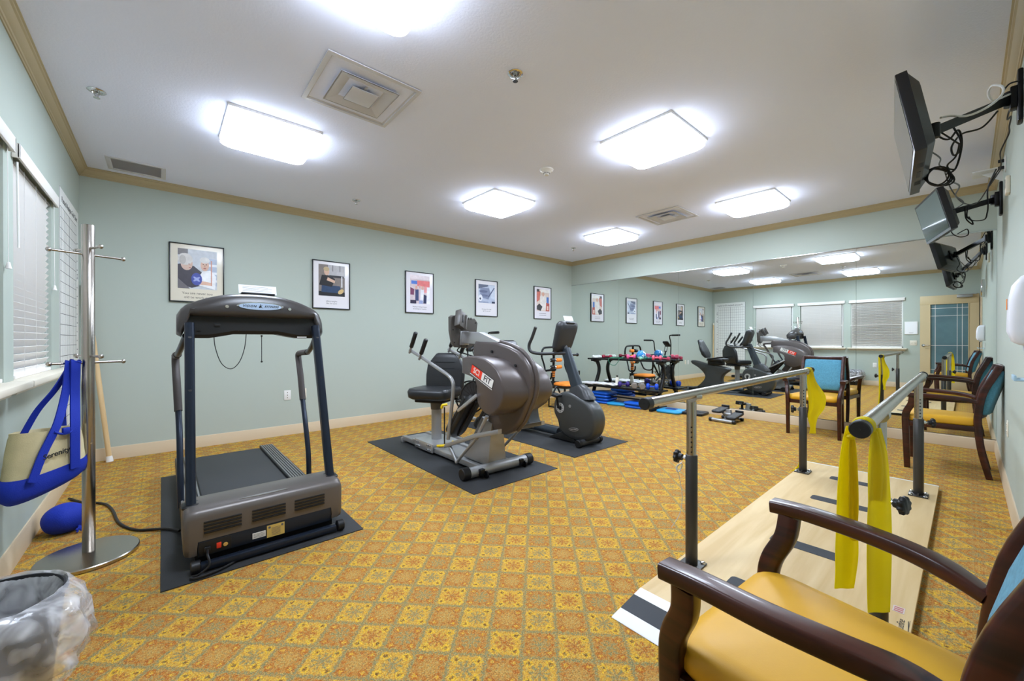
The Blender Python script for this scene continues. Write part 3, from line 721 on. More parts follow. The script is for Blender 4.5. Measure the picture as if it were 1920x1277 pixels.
CB = [
 ('longest loop of black cable hanging off the larger television arm', [(3.0, .13, 2.23), (3.039, .09, 2.18), (3.057, .06, 2.169), (3.076, .034, 2.21), (3.094, .021, 2.182), (3.113, .021, 2.118), (3.131, .041, 2.031), (3.15, .076, 2.016)], .0045, 0),
 ('black cable curling tightly below the middle of the larger television arm', [(3.05, .054, 2.238), (3.081, .024, 2.159), (3.112, .028, 2.111), (3.144, .048, 2.107), (3.175, .056, 2.161), (3.206, .036, 2.214), (3.237, .012, 2.242), (3.269, -.052, 2.258), (3.3, -.104, 2.333)], .0045, 0),
 ('short black cable from the back of the larger television to the tied coil', [(3.0, .11, 2.222), (3.05, .04, 2.145), (3.07, .028, 2.127), (3.09, .041, 2.079), (3.11, .068, 2.054), (3.13, .065, 2.038), (3.15, .048, 2.033)], .004, 0),
 ('thin black cable sagging from the larger television to the smaller arm', [(2.98, .13, 2.11), (3.2, .098, 2.126), (3.4, .108, 2.15), (3.6, .095, 2.18), (3.8, .087, 2.172), (4.0, .07, 2.143), (4.2, .024, 2.092), (4.4, -.043, 2.113), (4.6, -.101, 2.256), (4.92, YR + .02, 2.47)], .0035, 0),
 ('black cable swinging from the tied coil back to the smaller television', [(3.15, .068, 1.98), (3.533, .031, 2.039), (3.967, .052, 2.091), (4.4, .02, 2.129), (4.95, .10, 2.2)], .004, 0),
 ('white cable looped above the larger television arm', [(3.0, .09, 2.27), (3.05, .06, 2.285), (3.078, .002, 2.271), (3.106, -.055, 2.291), (3.133, -.099, 2.33), (3.161, -.117, 2.371), (3.189, -.113, 2.413), (3.217, -.083, 2.44), (3.244, -.071, 2.417), (3.272, -.084, 2.387), (3.3, -.104, 2.394), (3.45, -.15, 2.46)], .0055, 1),
 ('short black cable arching at the wall plate of the larger arm', [(3.5, YR + .01, 2.53), (3.45, -.177, 2.517), (3.44, -.148, 2.512), (3.43, -.128, 2.476), (3.42, -.126, 2.431)], .004, 0),
 ('wavy black cable running along the wall down to the high outlet', [(3.58, -.17, 2.43), (3.7, -.159, 2.46), (3.828, -.158, 2.457), (3.956, -.178, 2.516), (4.083, -.176, 2.499), (4.211, -.18, 2.494), (4.339, -.15, 2.428), (4.467, -.155, 2.407), (4.594, -.159, 2.392), (4.722, -.131, 2.365), (4.85, -.106, 2.317), (4.93, -.15, 2.44)], .004, 0),
 ('loop of black cable hanging below the smaller television', [(4.95, .09, 2.2), (4.967, .065, 2.108), (4.983, .087, 2.036), (5.0, .044, 1.99), (5.017, -.003, 2.0), (5.033, .002, 2.051), (5.05, .055, 2.025)], .004, 0),
 ('small loop of black cable under the middle of the smaller arm', [(5.05, .013, 2.24), (5.06, .007, 2.146), (5.07, -.029, 2.091), (5.08, -.024, 2.126), (5.09, .002, 2.167), (5.1, -.003, 2.25)], .005, 0),
 ('black cable plugged into the high outlet and hanging beside the smaller arm', [(4.95, -.15, 2.48), (5.0, -.109, 2.354), (5.02, -.11, 2.219), (5.04, -.106, 2.162), (5.06, -.091, 2.115), (5.08, -.029, 2.125), (5.1, -.008, 2.166)], .0045, 0)]
for l_, p_, r_, wh in CB: cable(l_, p_, r_, M_white if wh else None)
bm = new()
for k in range(4): tube(bm, [(3.12 + .008 * k, .103 + (.040 + .006 * k) * math.cos(a * 2 * PI / 12), 2.008 + (.048 + .004 * (k % 2)) * math.sin(a * 2 * PI / 12 + .2 * k)) for a in range(12)], .0042, 6, closed=True, sm=2)
solo('cable_coil', bm, M_black, 'tied coil of black cable dangling below the larger television', 'cable', 'cables of the televisions')
t = outlet('wall_outlet', 'white outlet plate high on the wall above the smaller television arm', (4.93, YR, 2.50), PI, M_white, 'outlet')
bm = new()
for z in (-.026, .026): bx(bm, (4.92, YR + .008, 2.50 + z - .012), (4.94, YR + .04, 2.50 + z + .012), .004)
solo('power_plug', bm, M_black, 'pair of black plugs in the high outlet beside the television arm', 'plug')
t = thing('wall_control_box', 'off-white thermostat-like box on the wall beside the smaller television arm', 'control box', (4.47, YR, 2.215))
bm = new(); bx(bm, (-.05, 0, -.06), (.05, .022, .06), .006); part('cover', bm, M_offw, t)
bm = new(); bx(bm, (-.03, .022, -.02), (.03, .026, .04), .001); part('window', bm, mat('gray_lcd', (150, 156, 150), .3), t)
t = thing('corner_shelf', 'thin white bracket shelf sticking out of the wall near the mirror end', 'shelf', (5.3, YR, 2.55))
bm = new(); bx(bm, (-.1, 0, 0), (.1, .17, .01), .002); part('board', bm, M_white, t)
bm = new(); prism(bm, [(.0, 0), (.12, 0), (0, -.09)], 'x', -.004, .004); part('brace', bm, M_white, t)
# ================================================================= FLOOR MATS
for lbl, a, b_ in (('black rubber mat under the treadmill', (-.008, 2.38), (.906, 4.36)), ('black rubber mat under the recumbent stepper', (1.715, 2.372), (2.621, 4.385)), ('black rubber mat under the recumbent bike', (2.985, 2.48), (3.897, 4.49))):
    bm = new(); bx(bm, (a[0], a[1], 0), (b_[0], b_[1], .006), .002)
    solo('rubber_mat', bm, M_rubber, lbl, 'floor mat', 'rubber mats under the machines', loc=((a[0] + b_[0]) / 2, (a[1] + b_[1]) / 2, 0))

# ================================================================= TREADMILL
tm = thing('treadmill', 'black and silver treadmill with arched console on a rubber mat', 'treadmill', (.45, 3.2, .006))
def tp(name, bm, m, parent=None, **k): return part(name, bm, m, parent or tm, world=True, **k)
X0, X1 = .075, .815
# motor hood: profile in (y,z)
M_hood = mat('graphite_hood', (104, 98, 94), .36, metal=.35)
bm = new(); ring = []
prof = [(2.488, .075), (2.483, .11), (2.480, .255), (2.486, .280), (2.508, .296), (2.60, .306), (2.72, .294), (2.80, .25), (2.815, .16), (2.81, .075)]
R = []
for x, s, lo_ in ((X0, .80, 0), (X0 + .006, .93, 0), (X0 + .025, 1, 0), (X0 + .052, 1, 0), (X0 + .056, 1, 1), (X1 - .062, 1.0, 1), (X1 - .058, 1, 0), (X1 - .025, 1, 0), (X1 - .006, .93, 0), (X1, .80, 0)):
    R.append([(x, 2.65 + (y - 2.65) * (s * .25 + .75), .18 + (max(z, .142 if (lo_ and y < 2.6) else 0) - .18) * s) for y, z in prof])
loft(bm, R); hood = tp('motor_hood', bm, M_hood, sharp=50)
# vents
bm = new()
for cx in (.232, .435, .637):
    for i in range(4): box(bm, (cx + .0, 2.4805, .180 + i * .017), (.158, .012, .0095), .003)
tp('vent_slots', bm, M_black, hood)
bm = new(); R = []
for k in range(9):
    a = k / 8; x = .305 + .23 * a; wd = .001 + .008 * math.sin(PI * a); zz = lambda y: .2968 + (y - 2.51) * .12
    R.append([(x, 2.518 - wd, zz(2.518 - wd) + .0005), (x, 2.518 + wd, zz(2.518 + wd) + .0005), (x, 2.518 + wd, zz(2.518 + wd) + .003), (x, 2.518 - wd, zz(2.518 - wd) + .003)])
loft(bm, R); tp('silver_accent', bm, M_silver, hood)
# navy lower bay with sockets
bm = new(); bx(bm, (X0 + .056, 2.484, .066), (X1 - .062, 2.60, .144), .002); bay = tp('lower_panel', bm, M_navy)
bm = new(); bx(bm, (X0 + .06, 2.4815, .070), (X0 + .19, 2.485, .136), .001); tp('socket_plate', bm, M_black, bay)
bm = new(); bx(bm, (.204, 2.4775, .088), (.224, 2.482, .116), .002); tp('power_switch', bm, mat('red_switch', (226, 60, 40), .3), bay, label='red rocker power switch')
bm = new(); cyl(bm, (.241, 2.474, .101), (.241, 2.482, .101), .010, 16); tp('breaker', bm, M_chrome, bay)
bm = new(); bx(bm, (.358, 2.4825, .082), (.418, 2.4845, .112)); tp('rating_label', bm, M_white, bay, label='white rating label')
bm = new(); bx(bm, (.424, 2.4825, .068), (.508, 2.4845, .132)); gp = tp('warning_plate', bm, mat('gold_label', (206, 176, 96), .4), bay, label='gold warning plate')
bm = new()
for k in range(7): bx(bm, (.446, 2.4817, .076 + k * .0065), (.488, 2.4825, .0774 + k * .0065))
for x in (.436, .497): cyl(bm, (x, 2.4816, .121), (x, 2.4825, .121), .006, 12)
tp('plate_printing', bm, M_ink2, gp)
bm = new()
for k in range(4): bx(bm, (.362, 2.4818, .087 + k * .006), (.414, 2.4825, .0885 + k * .006))
tp('label_printing', bm, M_ink2, bay)
# front stabiliser bar with wheels
bm = new(); bx(bm, (X0 + .06, 2.43, .014), (X1 - .045, 2.472, .050), .008); tp('front_bar', bm, M_navy)
for x in (X0 + .045, X1 - .02):
    bm = new(); lathe(bm, [(0, -.02), (.024, -.02), (.03, -.016), (.03, .016), (.024, .02), (.012, .02), (.012, .024), (0, .024)], 20, Matrix.Translation((x, 2.452, .037)) @ rot(0, PI / 2, 0)); tp('transport_wheel', bm, M_black)
# deck
bm = new(); bx(bm, (.16, 2.78, .11), (.735, 4.28, .14), .004); deck = tp('deck', bm, M_black)
bm = new(); R = []
M_belt = mat('running_belt', (50, 51, 52), .6, bump=.2, bscale=600)
bx(bm, (.188, 2.79, .141), (.668, 4.26, .1455), .001); cyl(bm, (.188, 4.27, .115), (.668, 4.27, .115), .030, 20); belt = tp('running_belt', bm, M_belt)
bm = new()
for q in (0,):
    c = (.228, 3.10, .1462)
    t_ = ell(0, 0, .038, .030, 28); t2 = ell(0, 0, .034, .026, 28)
    A = [bm.verts.new((c[0] + p[0], c[1] + p[1], c[2])) for p in t_]; B = [bm.verts.new((c[0] + p[0], c[1] + p[1], c[2])) for p in t2]
    for i in range(28): bm.faces.new((A[i], A[(i + 1) % 28], B[(i + 1) % 28], B[i]))
    for r_ in range(5): box(bm, (c[0] - .012 + r_ * .006, c[1] + .004, c[2]), (.002, .026 - abs(r_ - 2) * .004, .0006), M=rot(0, 0, .3))
tp('belt_emblem', bm, mat('emblem_gray', (170, 170, 170), .6), belt, recalc=False)
M_rail = mat('rail_gray', (120, 120, 118), .4, metal=.4)
for xa, xb in ((.078, .180), (.676, .778)):
    bm = new(); bx(bm, (xa, 2.78, .09), (xb, 4.31, .158), .006); rl = tp('side_rail', bm, M_black)
    bm = new()
    for k in range(6): bx(bm, (xa + .006 + k * .0165, 2.79, .157), (xa + .016 + k * .0165, 4.29, .163), .001)
    tp('tread_strips', bm, M_rail, rl)
for x in (.15, .72):
    bm = new(); cyl(bm, (x, 4.18, .0062), (x, 4.18, .09), .022, 16, bev=.004); tp('rear_foot', bm, M_black)
bm = new(); bx(bm, (.12, 2.52, .02), (.77, 2.74, .08), .004); tp('lift_frame', bm, M_black)
# uprights
for sx, xa, xb in ((-1, .108, .112), (1, .782, .748)):
    bm = new(); sweep(bm, [V((xa, 2.60, .285)).lerp(V((xb, 2.785, 1.225)), k / 8) for k in range(9)], rrect(.062, .044, .018, 4), up=(0, 1, 0)); u = tp('upright', bm, M_navy, sharp=60)
    bm = new(); loft(bm, [[(xa + a, 2.60 + b_, z) for a, b_ in rrect(.062 + e, .08 + e, .02, 4)] for z, e in ((.288, .012), (.296, .014), (.302, .006), (.304, 0))]); tp('collar', bm, M_black, u)
    bm = new(); d = V((0, -1, .35)).normalized()
    for z in (1.15, .90 if sx > 0 else .87):
        k = (z - .285) / .94; q = V((xa + (xb - xa) * k, 2.60 + .185 * k - .026, z)); cyl(bm, q, q + d * .006, .008, 12)
    tp('bolt', bm, M_black, u)
# handrails
for sx, x in ((-1, .072), (1, .812)):
    k = -1 if sx < 0 else 1
    pts = [(x - k * .03, 2.90, 1.16), (x - k * .012, 3.06, 1.09), (x, 3.22, 1.045), (x + k * .004, 3.42, 1.035), (x + k * .004, 3.50, 1.02), (x + k * .004, 3.49, .97), (x, 3.42, .86), (x - k * .006, 3.33, .68), (x - k * .01, 3.24, .52), (x - k * .01, 3.16, .30), (x - k * .012, 3.14, .12)]
    bm = new(); tube(bm, pts, .017, 14, sm=6); h = tp('handrail', bm, M_navy, sharp=60)
    bm = new(); tube(bm, pts[2:8], .0215, 14, sm=6); tp('foam_grip', bm, mat('grip_brown_gray', (70, 64, 62), .6), h, sharp=60)
# console : arched pod with a brow over a recessed lower band
bm = new(); R = []
n = 40
for i in range(n + 1):
    a = -1 + 2 * i / n; aa = abs(a); x = .432 + .372 * a
    top = 1.412 - .105 * aa ** 2.4 - (.03 if aa > .995 else (.008 if aa > .945 else 0)); c = min(1, max(0, (aa - .86) / .07)); c = c * c * (3 - 2 * c)
    br = 1.268 - .118 * c; e = .012 if aa > .995 else 0; y0_ = 2.785 + .03 * aa ** 5 + e
    R.append([(x, y0_ + .05, br + .002 + e), (x, y0_ + .02, br + .004 + e), (x, y0_ + .003, br + .018 + e), (x, y0_ - .002, br + .04), (x, y0_ + .001, (br + top) / 2), (x, y0_ + .012, top - .028), (x, y0_ + .032, top - .007), (x, y0_ + .07, top), (x, y0_ + .15, top - .018), (x, y0_ + .20 - 2 * e, top - .06), (x, y0_ + .19 - 2 * e, br + .01 + e)])
loft(bm, R); M_con = mat('console_black', (62, 59, 58), .30, bump=.04, bscale=600)
con = tp('console', bm, M_con, sharp=55)
bm = new(); R = []
for a in (-.9, -.62, -.45, -.3, .3, .45, .62, .9):
    x = .432 + .372 * a; bz = 1.146 if abs(a) > .6 else (1.158 if abs(a) > .4 else 1.17)
    R.append([(x, 2.838, 1.29), (x, 2.832, bz + .02), (x, 2.845, bz), (x, 2.96, bz), (x, 2.975, 1.29)])
loft(bm, R); un = tp('console_underside', bm, mat('underside_black', (26, 26, 27), .42), con)
bm = new()
for x, z, w_ in ((.145, 1.186, .018), (.34, 1.188, .014), (.50, 1.188, .018)): bx(bm, (x, 2.829, z), (x + w_, 2.833, z + .005))
bx(bm, (.225, 2.828, 1.212), (.253, 2.834, 1.228), .001); tp('clip_holes', bm, M_black, un)
bm = new(); bx(bm, (.655, 2.838, 1.150), (.71, 2.842, 1.157)); tp('small_label', bm, M_white, un)
# oval badge
by = 2.7855
bm = new(); lathe(bm, [(0, 0), (1, 0), (1.03, -.5), (1, -1), (0, -1)], 48, Matrix.Translation((.445, by, 1.335)) @ rot(PI / 2) @ Matrix.Diagonal((.118, .0255, .004, 1))); bd = tp('badge', bm, M_chrome, con)
bm = new(); lathe(bm, [(0, 0), (1, 0), (1, 1), (0, 1)], 48, Matrix.Translation((.445, by - .0035, 1.335)) @ rot(PI / 2) @ Matrix.Diagonal((.110, .0205, .002, 1))); tp('badge_face', bm, mat('badge_blue', (170, 190, 214), .3), bd, label='pale blue oval badge face')
Mb = basis((0, by - .0058, 1.335), (1, 0, 0), (0, 0, 1))
bm = text_bm('VISION', .0185, Matrix.Translation((.388, 0, 0)) @ Mb, .0003, shear=.25, bold=.0005, space=1.2)
text_bm('FITNESS', .0185, Matrix.Translation((.501, 0, 0)) @ Mb, .0003, shear=.25, bold=.0005, bm=bm, space=1.15)
prism(bm, [(.434, 1.331), (.439, 1.337), (.443, 1.349), (.446, 1.349), (.444, 1.339), (.455, 1.344), (.447, 1.334), (.457, 1.324), (.445, 1.329), (.438, 1.325)], 'y', by - .0064, by - .0058)
tp('badge_lettering', bm, M_black, bd)
for x in (.28, .60):
    bm = new(); cyl(bm, (x, 2.781, 1.327), (x, 2.79, 1.327), .009, 14); cyl(bm, (x, 2.779, 1.3235), (x, 2.782, 1.3235), .0045, 10); tp('screw', bm, M_chrome, con)
bm = new(); R = []
box(bm, (.445, 2.87, 1.416), (.175, .05, .014), .004); tp('book_ledge', bm, M_black, con)
bm = new(); tube(bm, [(.225, 2.86, 1.165), (.232, 2.86, 1.09), (.26, 2.86, 1.0), (.305, 2.86, .965), (.345, 2.86, 1.0), (.372, 2.86, 1.08), (.382, 2.86, 1.17)], .0022, 6, sm=6); tp('cord_loop', bm, M_black, con)
bm = new(); tube(bm, [(.462, 2.86, 1.165), (.462, 2.86, 1.005)], .002, 6); ball(bm, (.462, 2.86, 1.002), .006, 8); ball(bm, (.462, 2.86, 1.16), .006, 8); tp('safety_cord', bm, M_black, con)
# cord at the socket, looping on the mat
bm = new(); tube(bm, [(.168, 2.475, .098), (.165, 2.43, .09), (.17, 2.405, .05), (.13, 2.40, .022), (.10, 2.41, .016), (.115, 2.385, .016), (.18, 2.39, .016), (.25, 2.42, .016), (.30, 2.47, .016), (.30, 2.52, .03)], .0055, 8, sm=6); bx(bm, (.155, 2.468, .086), (.181, 2.482, .110), .003)
tp('power_cord', bm, M_black)
# paper on the console
bm = new(); M_ = basis((.448, 2.885, 1.424), (1, 0, 0), (0, .35, .94)); t_ = new(); bx(t_, (-.10, -.006, -.0008), (.10, .052, .0008)); merge(bm, t_, M_)
o = solo('paper_sheet', bm, M_paper, 'white paper sheet standing on top of the treadmill console', 'paper')
bm = new()
for k in range(4): t_ = new(); bx(t_, (-.08, .012 + k * .009, .0009), (.075 - .02 * (k % 2), .0135 + k * .009, .0012)); merge(bm, t_, M_)
part('printing', bm, M_ink2, o)

# long cord from the coat rack corner to the treadmill
import_pts = [(-.50, 4.20, .01), (-.42, 4.05, .008), (-.346, 3.97, .008), (-.312, 3.927, .008), (-.278, 3.85, .008), (-.245, 3.709, .008), (-.22, 3.54, .008), (-.199, 3.434, .008), (-.156, 3.313, .008), (-.102, 3.23, .008), (-.035, 3.18, .010), (.025, 3.119, .016), (.075, 3.03, .02)]
bm = new(); tube(bm, import_pts, .0075, 8, sm=6); solo('power_cable', bm, M_black, 'black power cable crossing the carpet from the coat rack to the treadmill', 'cable')

# ================================================================= COAT RACK, BAG, BALL SACK, STICK
cr = thing('coat_rack', 'brushed steel coat rack with round base', 'coat rack', (-.29, 3.02, 0))
bm = new(); lathe(bm, [(0, 0), (.19, 0), (.196, .004), (.196, .018), (.192, .022), (.03, .034), (0, .034)], 64); part('base', bm, M_brushed, cr)
bm = new(); cyl(bm, (0, 0, .03), (0, 0, 1.737), .0255, 32, bev=.003); part('pole', bm, M_brushed, cr, sharp=50)
for z, dx, dy in ((1.582, .121, .052), (1.612, -.052, .105), (1.018, .121, .052), (1.052, -.052, .105)):
    for s in (-1, 1):
        p0 = V((s * dx * .15, s * dy * .15, z)); p1 = V((s * dx * 1.06, s * dy * 1.06, z))
        bm = new(); cyl(bm, p0, p1, .0062, 12); ball(bm, p1, .0115, 14); part('peg', bm, M_brushed, cr, sharp=60)
for z in (1.05, .60):
    bm = new(); cyl(bm, (.01, -.02, z), (.012, -.0265, z), .004, 10); part('screw', bm, M_chrome, cr)

M_canvas = mat('natural_canvas', (206, 192, 150), .85, bump=.35, bscale=260, var=.08, vscale=14)
M_royal = mat('royal_blue_canvas', (8, 42, 160), .75, bump=.3, bscale=260)
bg = thing('tote_bag', 'cream and royal blue canvas tote bag hanging from the coat rack', 'tote bag', (-.42, 2.93, .33))
# local frame: a along bag width, n toward the viewer side
P0, P1 = V((-.535, 2.80, 0)), V((-.318, 3.04, 0)); A_ = (P1 - P0).normalized(); N_ = V((A_.y, -A_.x, 0)); BW = (P1 - P0).length
BZ = .052
def bp_(a, n, z): p = P0 + A_ * (a * BW) + N_ * n; return (p.x, p.y, z + (BZ if z < .70 else BZ * max(0, (.95 - z) / .25)))
def section(z, a0, a1, d, wob=0.0, n=36, k=2.6, ph=0):
    out = []
    for i in range(n):
        th = 2 * PI * i / n; c, s = math.cos(th), math.sin(th)
        ca = abs(c) ** (2 / k) * (1 if c > 0 else -1); sa = abs(s) ** (2 / k) * (1 if s > 0 else -1)
        rr = 1 + wob * math.sin(5 * th + ph) + wob * .6 * math.sin(9 * th + ph * 2)
        out.append(bp_((a0 + a1) / 2 + (a1 - a0) / 2 * ca * rr, d * sa * rr, z(((ca + 1) / 2)) if callable(z) else z))
    return out
lo = lambda h0, h1: (lambda a: h0 + (h1 - h0) * a)
bm = new(); R = [section(lo(.345, .40), .16, .86, .035), section(lo(.342, .405), .06, .93, .06, .01), section(lo(.37, .425), -.02, 1.0, .075, .015, ph=1), section(lo(.42, .46), -.03, 1.04, .078, .02, ph=2), section(lo(.452, .492), .04, 1.02, .075, .02, ph=2.4)]
loft(bm, R, cap=True); part('bottom_panel', bm, M_royal, bg, world=True, sharp=60, label='royal blue bottom')
bm = new(); R = [section(lo(.445, .488), .045, 1.01, .073, .02, ph=2.4), section(lo(.50, .53), .07, .99, .07, .03, ph=3), section(lo(.57, .58), .10, .96, .066, .035, ph=3.6), section(lo(.635, .62), .13, .93, .062, .04, ph=4.1), section(lo(.66, .645), .14, .90, .06, .05, ph=4.6),
                 section(lo(.655, .64), .16, .88, .055, .05, ph=4.6), section(lo(.56, .56), .15, .9, .055, .03, ph=3.6)]
loft(bm, R, cap=True); part('canvas_body', bm, M_canvas, bg, world=True, sharp=60)
def strap(pts, wd, th=.003):
    bm = new(); sweep(bm, smooth(pts, 6), [(wd, th), (wd, -th), (-wd, -th), (-wd, th)], up=tuple(A_)); return bm
hook = V((-.352, 2.985, 1.022))
part('handle', strap([bp_(.14, .082, .44), bp_(.28, .080, .56), bp_(.48, .07, .68), bp_(.68, .035, .85), hook + V((0, -.02, -.015)), hook + V((0, -.0, .006))], .017), M_royal, bg, world=True, label='royal blue strap')
part('handle', strap([bp_(.68, .084, .45), bp_(.68, .084, .56), bp_(.70, .077, .66), bp_(.80, .04, .85), hook + V((.022, -.014, -.015)), hook + V((.022, .0, .006))], .021), M_royal, bg, world=True, label='royal blue strap')
part('handle', strap([bp_(.34, -.05, .62), bp_(.52, -.045, .75), bp_(.70, -.02, .88), hook + V((.003, .008, -.01)), hook + V((.003, .004, .006))], .013), M_royal, bg, world=True, label='royal blue strap')
part('handle', strap([bp_(.88, -.05, .62), bp_(.86, -.045, .75), bp_(.86, -.02, .88), hook + V((.025, .010, -.01)), hook + V((.025, .006, .006))], .014), M_royal, bg, world=True, label='royal blue strap')
bm = new(); tube(bm, [bp_(.42, .078, .648), bp_(.50, .082, .633), bp_(.60, .082, .630), bp_(.68, .078, .645)], .005, 8, sm=4); bx_p = V(bp_(.56, .083, .645)); box(bm, bx_p, (.03, .012, .028), .003, M=rot(0, 0, math.atan2(A_.y, A_.x)))
part('pocket_trim', bm, M_royal, bg, world=True, label='blue pocket trim')
Mt = basis(bp_(.50, .0815, .555), A_, (0.05, 0.0, 1))
Mt = basis(bp_(.44, .0835, .545), (A_.x * .98, A_.y * .98, .12), (0, 0, 1))
bm = text_bm('Serenity', .034, Mt, .0008, bold=.0006); part('lettering', bm, M_ink, bg, world=True)
bm = new(); tube(bm, [bp_(.62, 0, .66), bp_(.66, 0, .69), bp_(.76, .0, .695)], .006, 8, sm=3); part('inner_tube', bm, M_black, bg, world=True)

bs = thing('ball_sack', 'royal blue cloth sack holding a ball, on the carpet under the tote bag', 'sack', (-.435, 3.52, 0))
bm = new(); t_ = new(); bmesh.ops.create_uvsphere(t_, u_segments=40, v_segments=24, radius=1)
for v_ in t_.verts:
    c = v_.co; th = math.atan2(c.y, c.x); k = 1 + .03 * math.sin(7 * th) * (1 - abs(c.z)) + .05 * max(0, c.x - .6) * math.sin(14 * math.atan2(c.y, c.z + .001))
    v_.co = V((c.x * .098 * k, c.y * .098 * k, (c.z * .088 if c.z > -.75 else -.066 - .01 * (c.z + .75) / -.25) + .078))
merge(bm, t_); part('sack_body', bm, M_royal, bs, sharp=70)
bm = new()
for k in range(7): tube(bm, [(.06, -.06, .04), (.068 + .006 * math.sin(k * 2), -.074, .03 + .004 * k % 3 * .01), (.065 + .012 * math.cos(k * 1.7), -.086 + .006 * math.sin(k * 2.3), .018 + .008 * math.sin(k))], .005, 6, sm=3)
part('gathered_neck', bm, M_royal, bs)

st = thing('wooden_staff', 'pale wooden staff leaning into the corner of window and poster walls', 'staff', (-.372, 5.262, 0))
bm = new(); a, b_ = V((0, 0, .03)), V((-.155, .045, 1.655)); cyl(bm, a, b_, .019, 20); part('shaft', bm, M_pale, st, sharp=60)
bm = new(); cyl(bm, V((0.003, -.001, 0)), V((-.002, .001, .055)), .027, 20, r2=.022, bev=.003); part('rubber_tip', bm, M_white, st, label='white rubber tip')
bm = new(); d = (b_ - a).normalized(); cyl(bm, b_ - d * .06, b_ + d * .004, .0205, 20); part('tape_wrap', bm, M_offw, st)

# ================================================================= WASTE BIN
wb = thing('waste_bin', 'black waste bin lined with a clear plastic bag, bottom left corner', 'waste bin', (-.385, 1.86, 0))
bm = new(); lathe(bm, [(0, .0), (.115, 0), (.12, .01), (.155, .355), (.163, .365), (.163, .375), (.152, .375), (.15, .355), (.113, .02), (0, .02)], 48); part('bin_body', bm, M_black, wb)
M_bag = mat('clear_liner', (240, 240, 244), .12, spec=.9, bump=.9, bscale=16)
nt = M_bag.node_tree; pb_ = nt.nodes['Principled BSDF']; tr = nt.nodes.new('ShaderNodeBsdfTransparent'); tr.inputs[0].default_value = (.94, .94, .95, 1)
mx = nt.nodes.new('ShaderNodeMixShader'); nn_ = nt.nodes.new('ShaderNodeTexNoise'); nn_.inputs['Scale'].default_value = 11; nn_.inputs['Distortion'].default_value = 1.5
mr = nt.nodes.new('ShaderNodeMapRange'); mr.inputs[1].default_value = .35; mr.inputs[2].default_value = .65; mr.inputs[3].default_value = .2; mr.inputs[4].default_value = .62
nt.links.new(nt.nodes['Texture Coordinate'].outputs['Object'], nn_.inputs[0]); nt.links.new(nn_.outputs['Fac'], mr.inputs[0]); nt.links.new(mr.outputs[0], mx.inputs[0])
nt.links.new(tr.outputs[0], mx.inputs[1]); nt.links.new(pb_.outputs[0], mx.inputs[2]); nt.links.new(mx.outputs[0], nt.nodes['Material Output'].inputs[0])
bm = new(); R = []; nn = 90
rnd = [random.uniform(-1, 1) for _ in range(60)]
def wr(th, k, a): return a * (math.sin(7 * th + rnd[k]) * .5 + math.sin(13 * th + rnd[k + 1] * 5 + k) * .35 + math.sin(23 * th + rnd[k + 2] * 9 + 2 * k) * .3)
for j, (r, z, am, az) in enumerate(((.092, .06, .005, .002), (.108, .16, .006, .004), (.124, .26, .005, .004), (.142, .35, .002, .002), (.160, .383, .0015, .003), (.168, .378, .002, .003), (.174, .350, .008, .006), (.183, .31, .014, .008), (.190, .25, .018, .010), (.188, .19, .022, .012), (.178, .15, .016, .014), (.176, .10, .012, .016))):
    row = []
    for i in range(nn):
        th = 2 * PI * i / nn; bul = 1 + (.20 * max(0, math.cos(th + .6)) ** 2 if 6 <= j <= 9 else 0)
        rr = (r + wr(th, j, am)) * (bul if j >= 6 else 1); x = rr * math.cos(th)
        x = max(x, -.178)
        row.append((x, rr * math.sin(th), z + wr(th + .7, j + 3, az)))
    R.append(row)
loft(bm, R, cap=False); o = part('plastic_liner', bm, M_bag, wb, sharp=80, label='clear crumpled plastic liner', recalc=False)
# ================================================================= RECUMBENT STEPPER
sp = thing('recumbent_stepper', 'recumbent stepper with dark brown-grey rounded shroud, black swivel seat and silver levers', 'exercise machine', (2.17, 3.1, .006))
def sq(name, bm, m, parent=None, **k): return part(name, bm, m, parent or sp, world=True, **k)
M_shroud = mat('shroud_bronze_gray', (92, 84, 82), .34, metal=.25, bump=.03, bscale=400)
face = [(2.86, .985), (2.775, .998), (2.66, .998), (2.53, .983), (2.455, .955), (2.38, .905), (2.325, .835), (2.295, .75), (2.30, .69), (2.345, .615), (2.41, .56), (2.473, .535), (2.54, .545), (2.598, .58), (2.63, .62), (2.64, .68), (2.638, .745), (2.655, .79), (2.69, .822), (2.76, .84), (2.86, .855)]
fc = (2.55, .80)
def fr(x, k, bulge=0.0):
    o = []
    for y, z in face:
        dy, dz = y - fc[0], z - fc[1]; g = bulge * max(0, -dy - .02) / .25
        o.append((x, fc[0] + dy * k - g * .09, fc[1] + dz * k + (g * .0)))
    return o
bm = new(); loft(bm, [fr(1.935, .93), fr(1.938, .965), fr(1.948, .99), fr(1.962, 1.0), fr(2.04, 1.0, .75), fr(2.13, 1.0, 1.0)]); shl = sq('side_cover', bm, M_shroud, sharp=45)
bm = new(); loft(bm, [fr(2.21, 1.0, 1.0), fr(2.30, 1.0, 1.05), fr(2.37, 1.0, 1.0), fr(2.388, .99, .95), fr(2.401, .965, .9), fr(2.405, .93, .85)]); shr = sq('side_cover', bm, M_shroud, sharp=45)
spine = [(2.95, 1.075), (2.92, 1.125), (2.86, 1.12), (2.62, 1.115), (2.46, 1.083), (2.35, 1.045), (2.265, .985), (2.215, .93), (2.186, .865), (2.18, .78), (2.20, .69), (2.25, .595), (2.31, .49), (2.40, .40), (2.50, .352), (2.63, .34), (2.71, .40), (2.74, .46), (2.68, .56), (2.66, .70), (2.74, .88), (2.95, .96)]
bm = new(); prism(bm, spine, 'x', 2.118, 2.222, .026, 4); spn = sq('center_spine', bm, M_shroud, sharp=40)
bm = new()
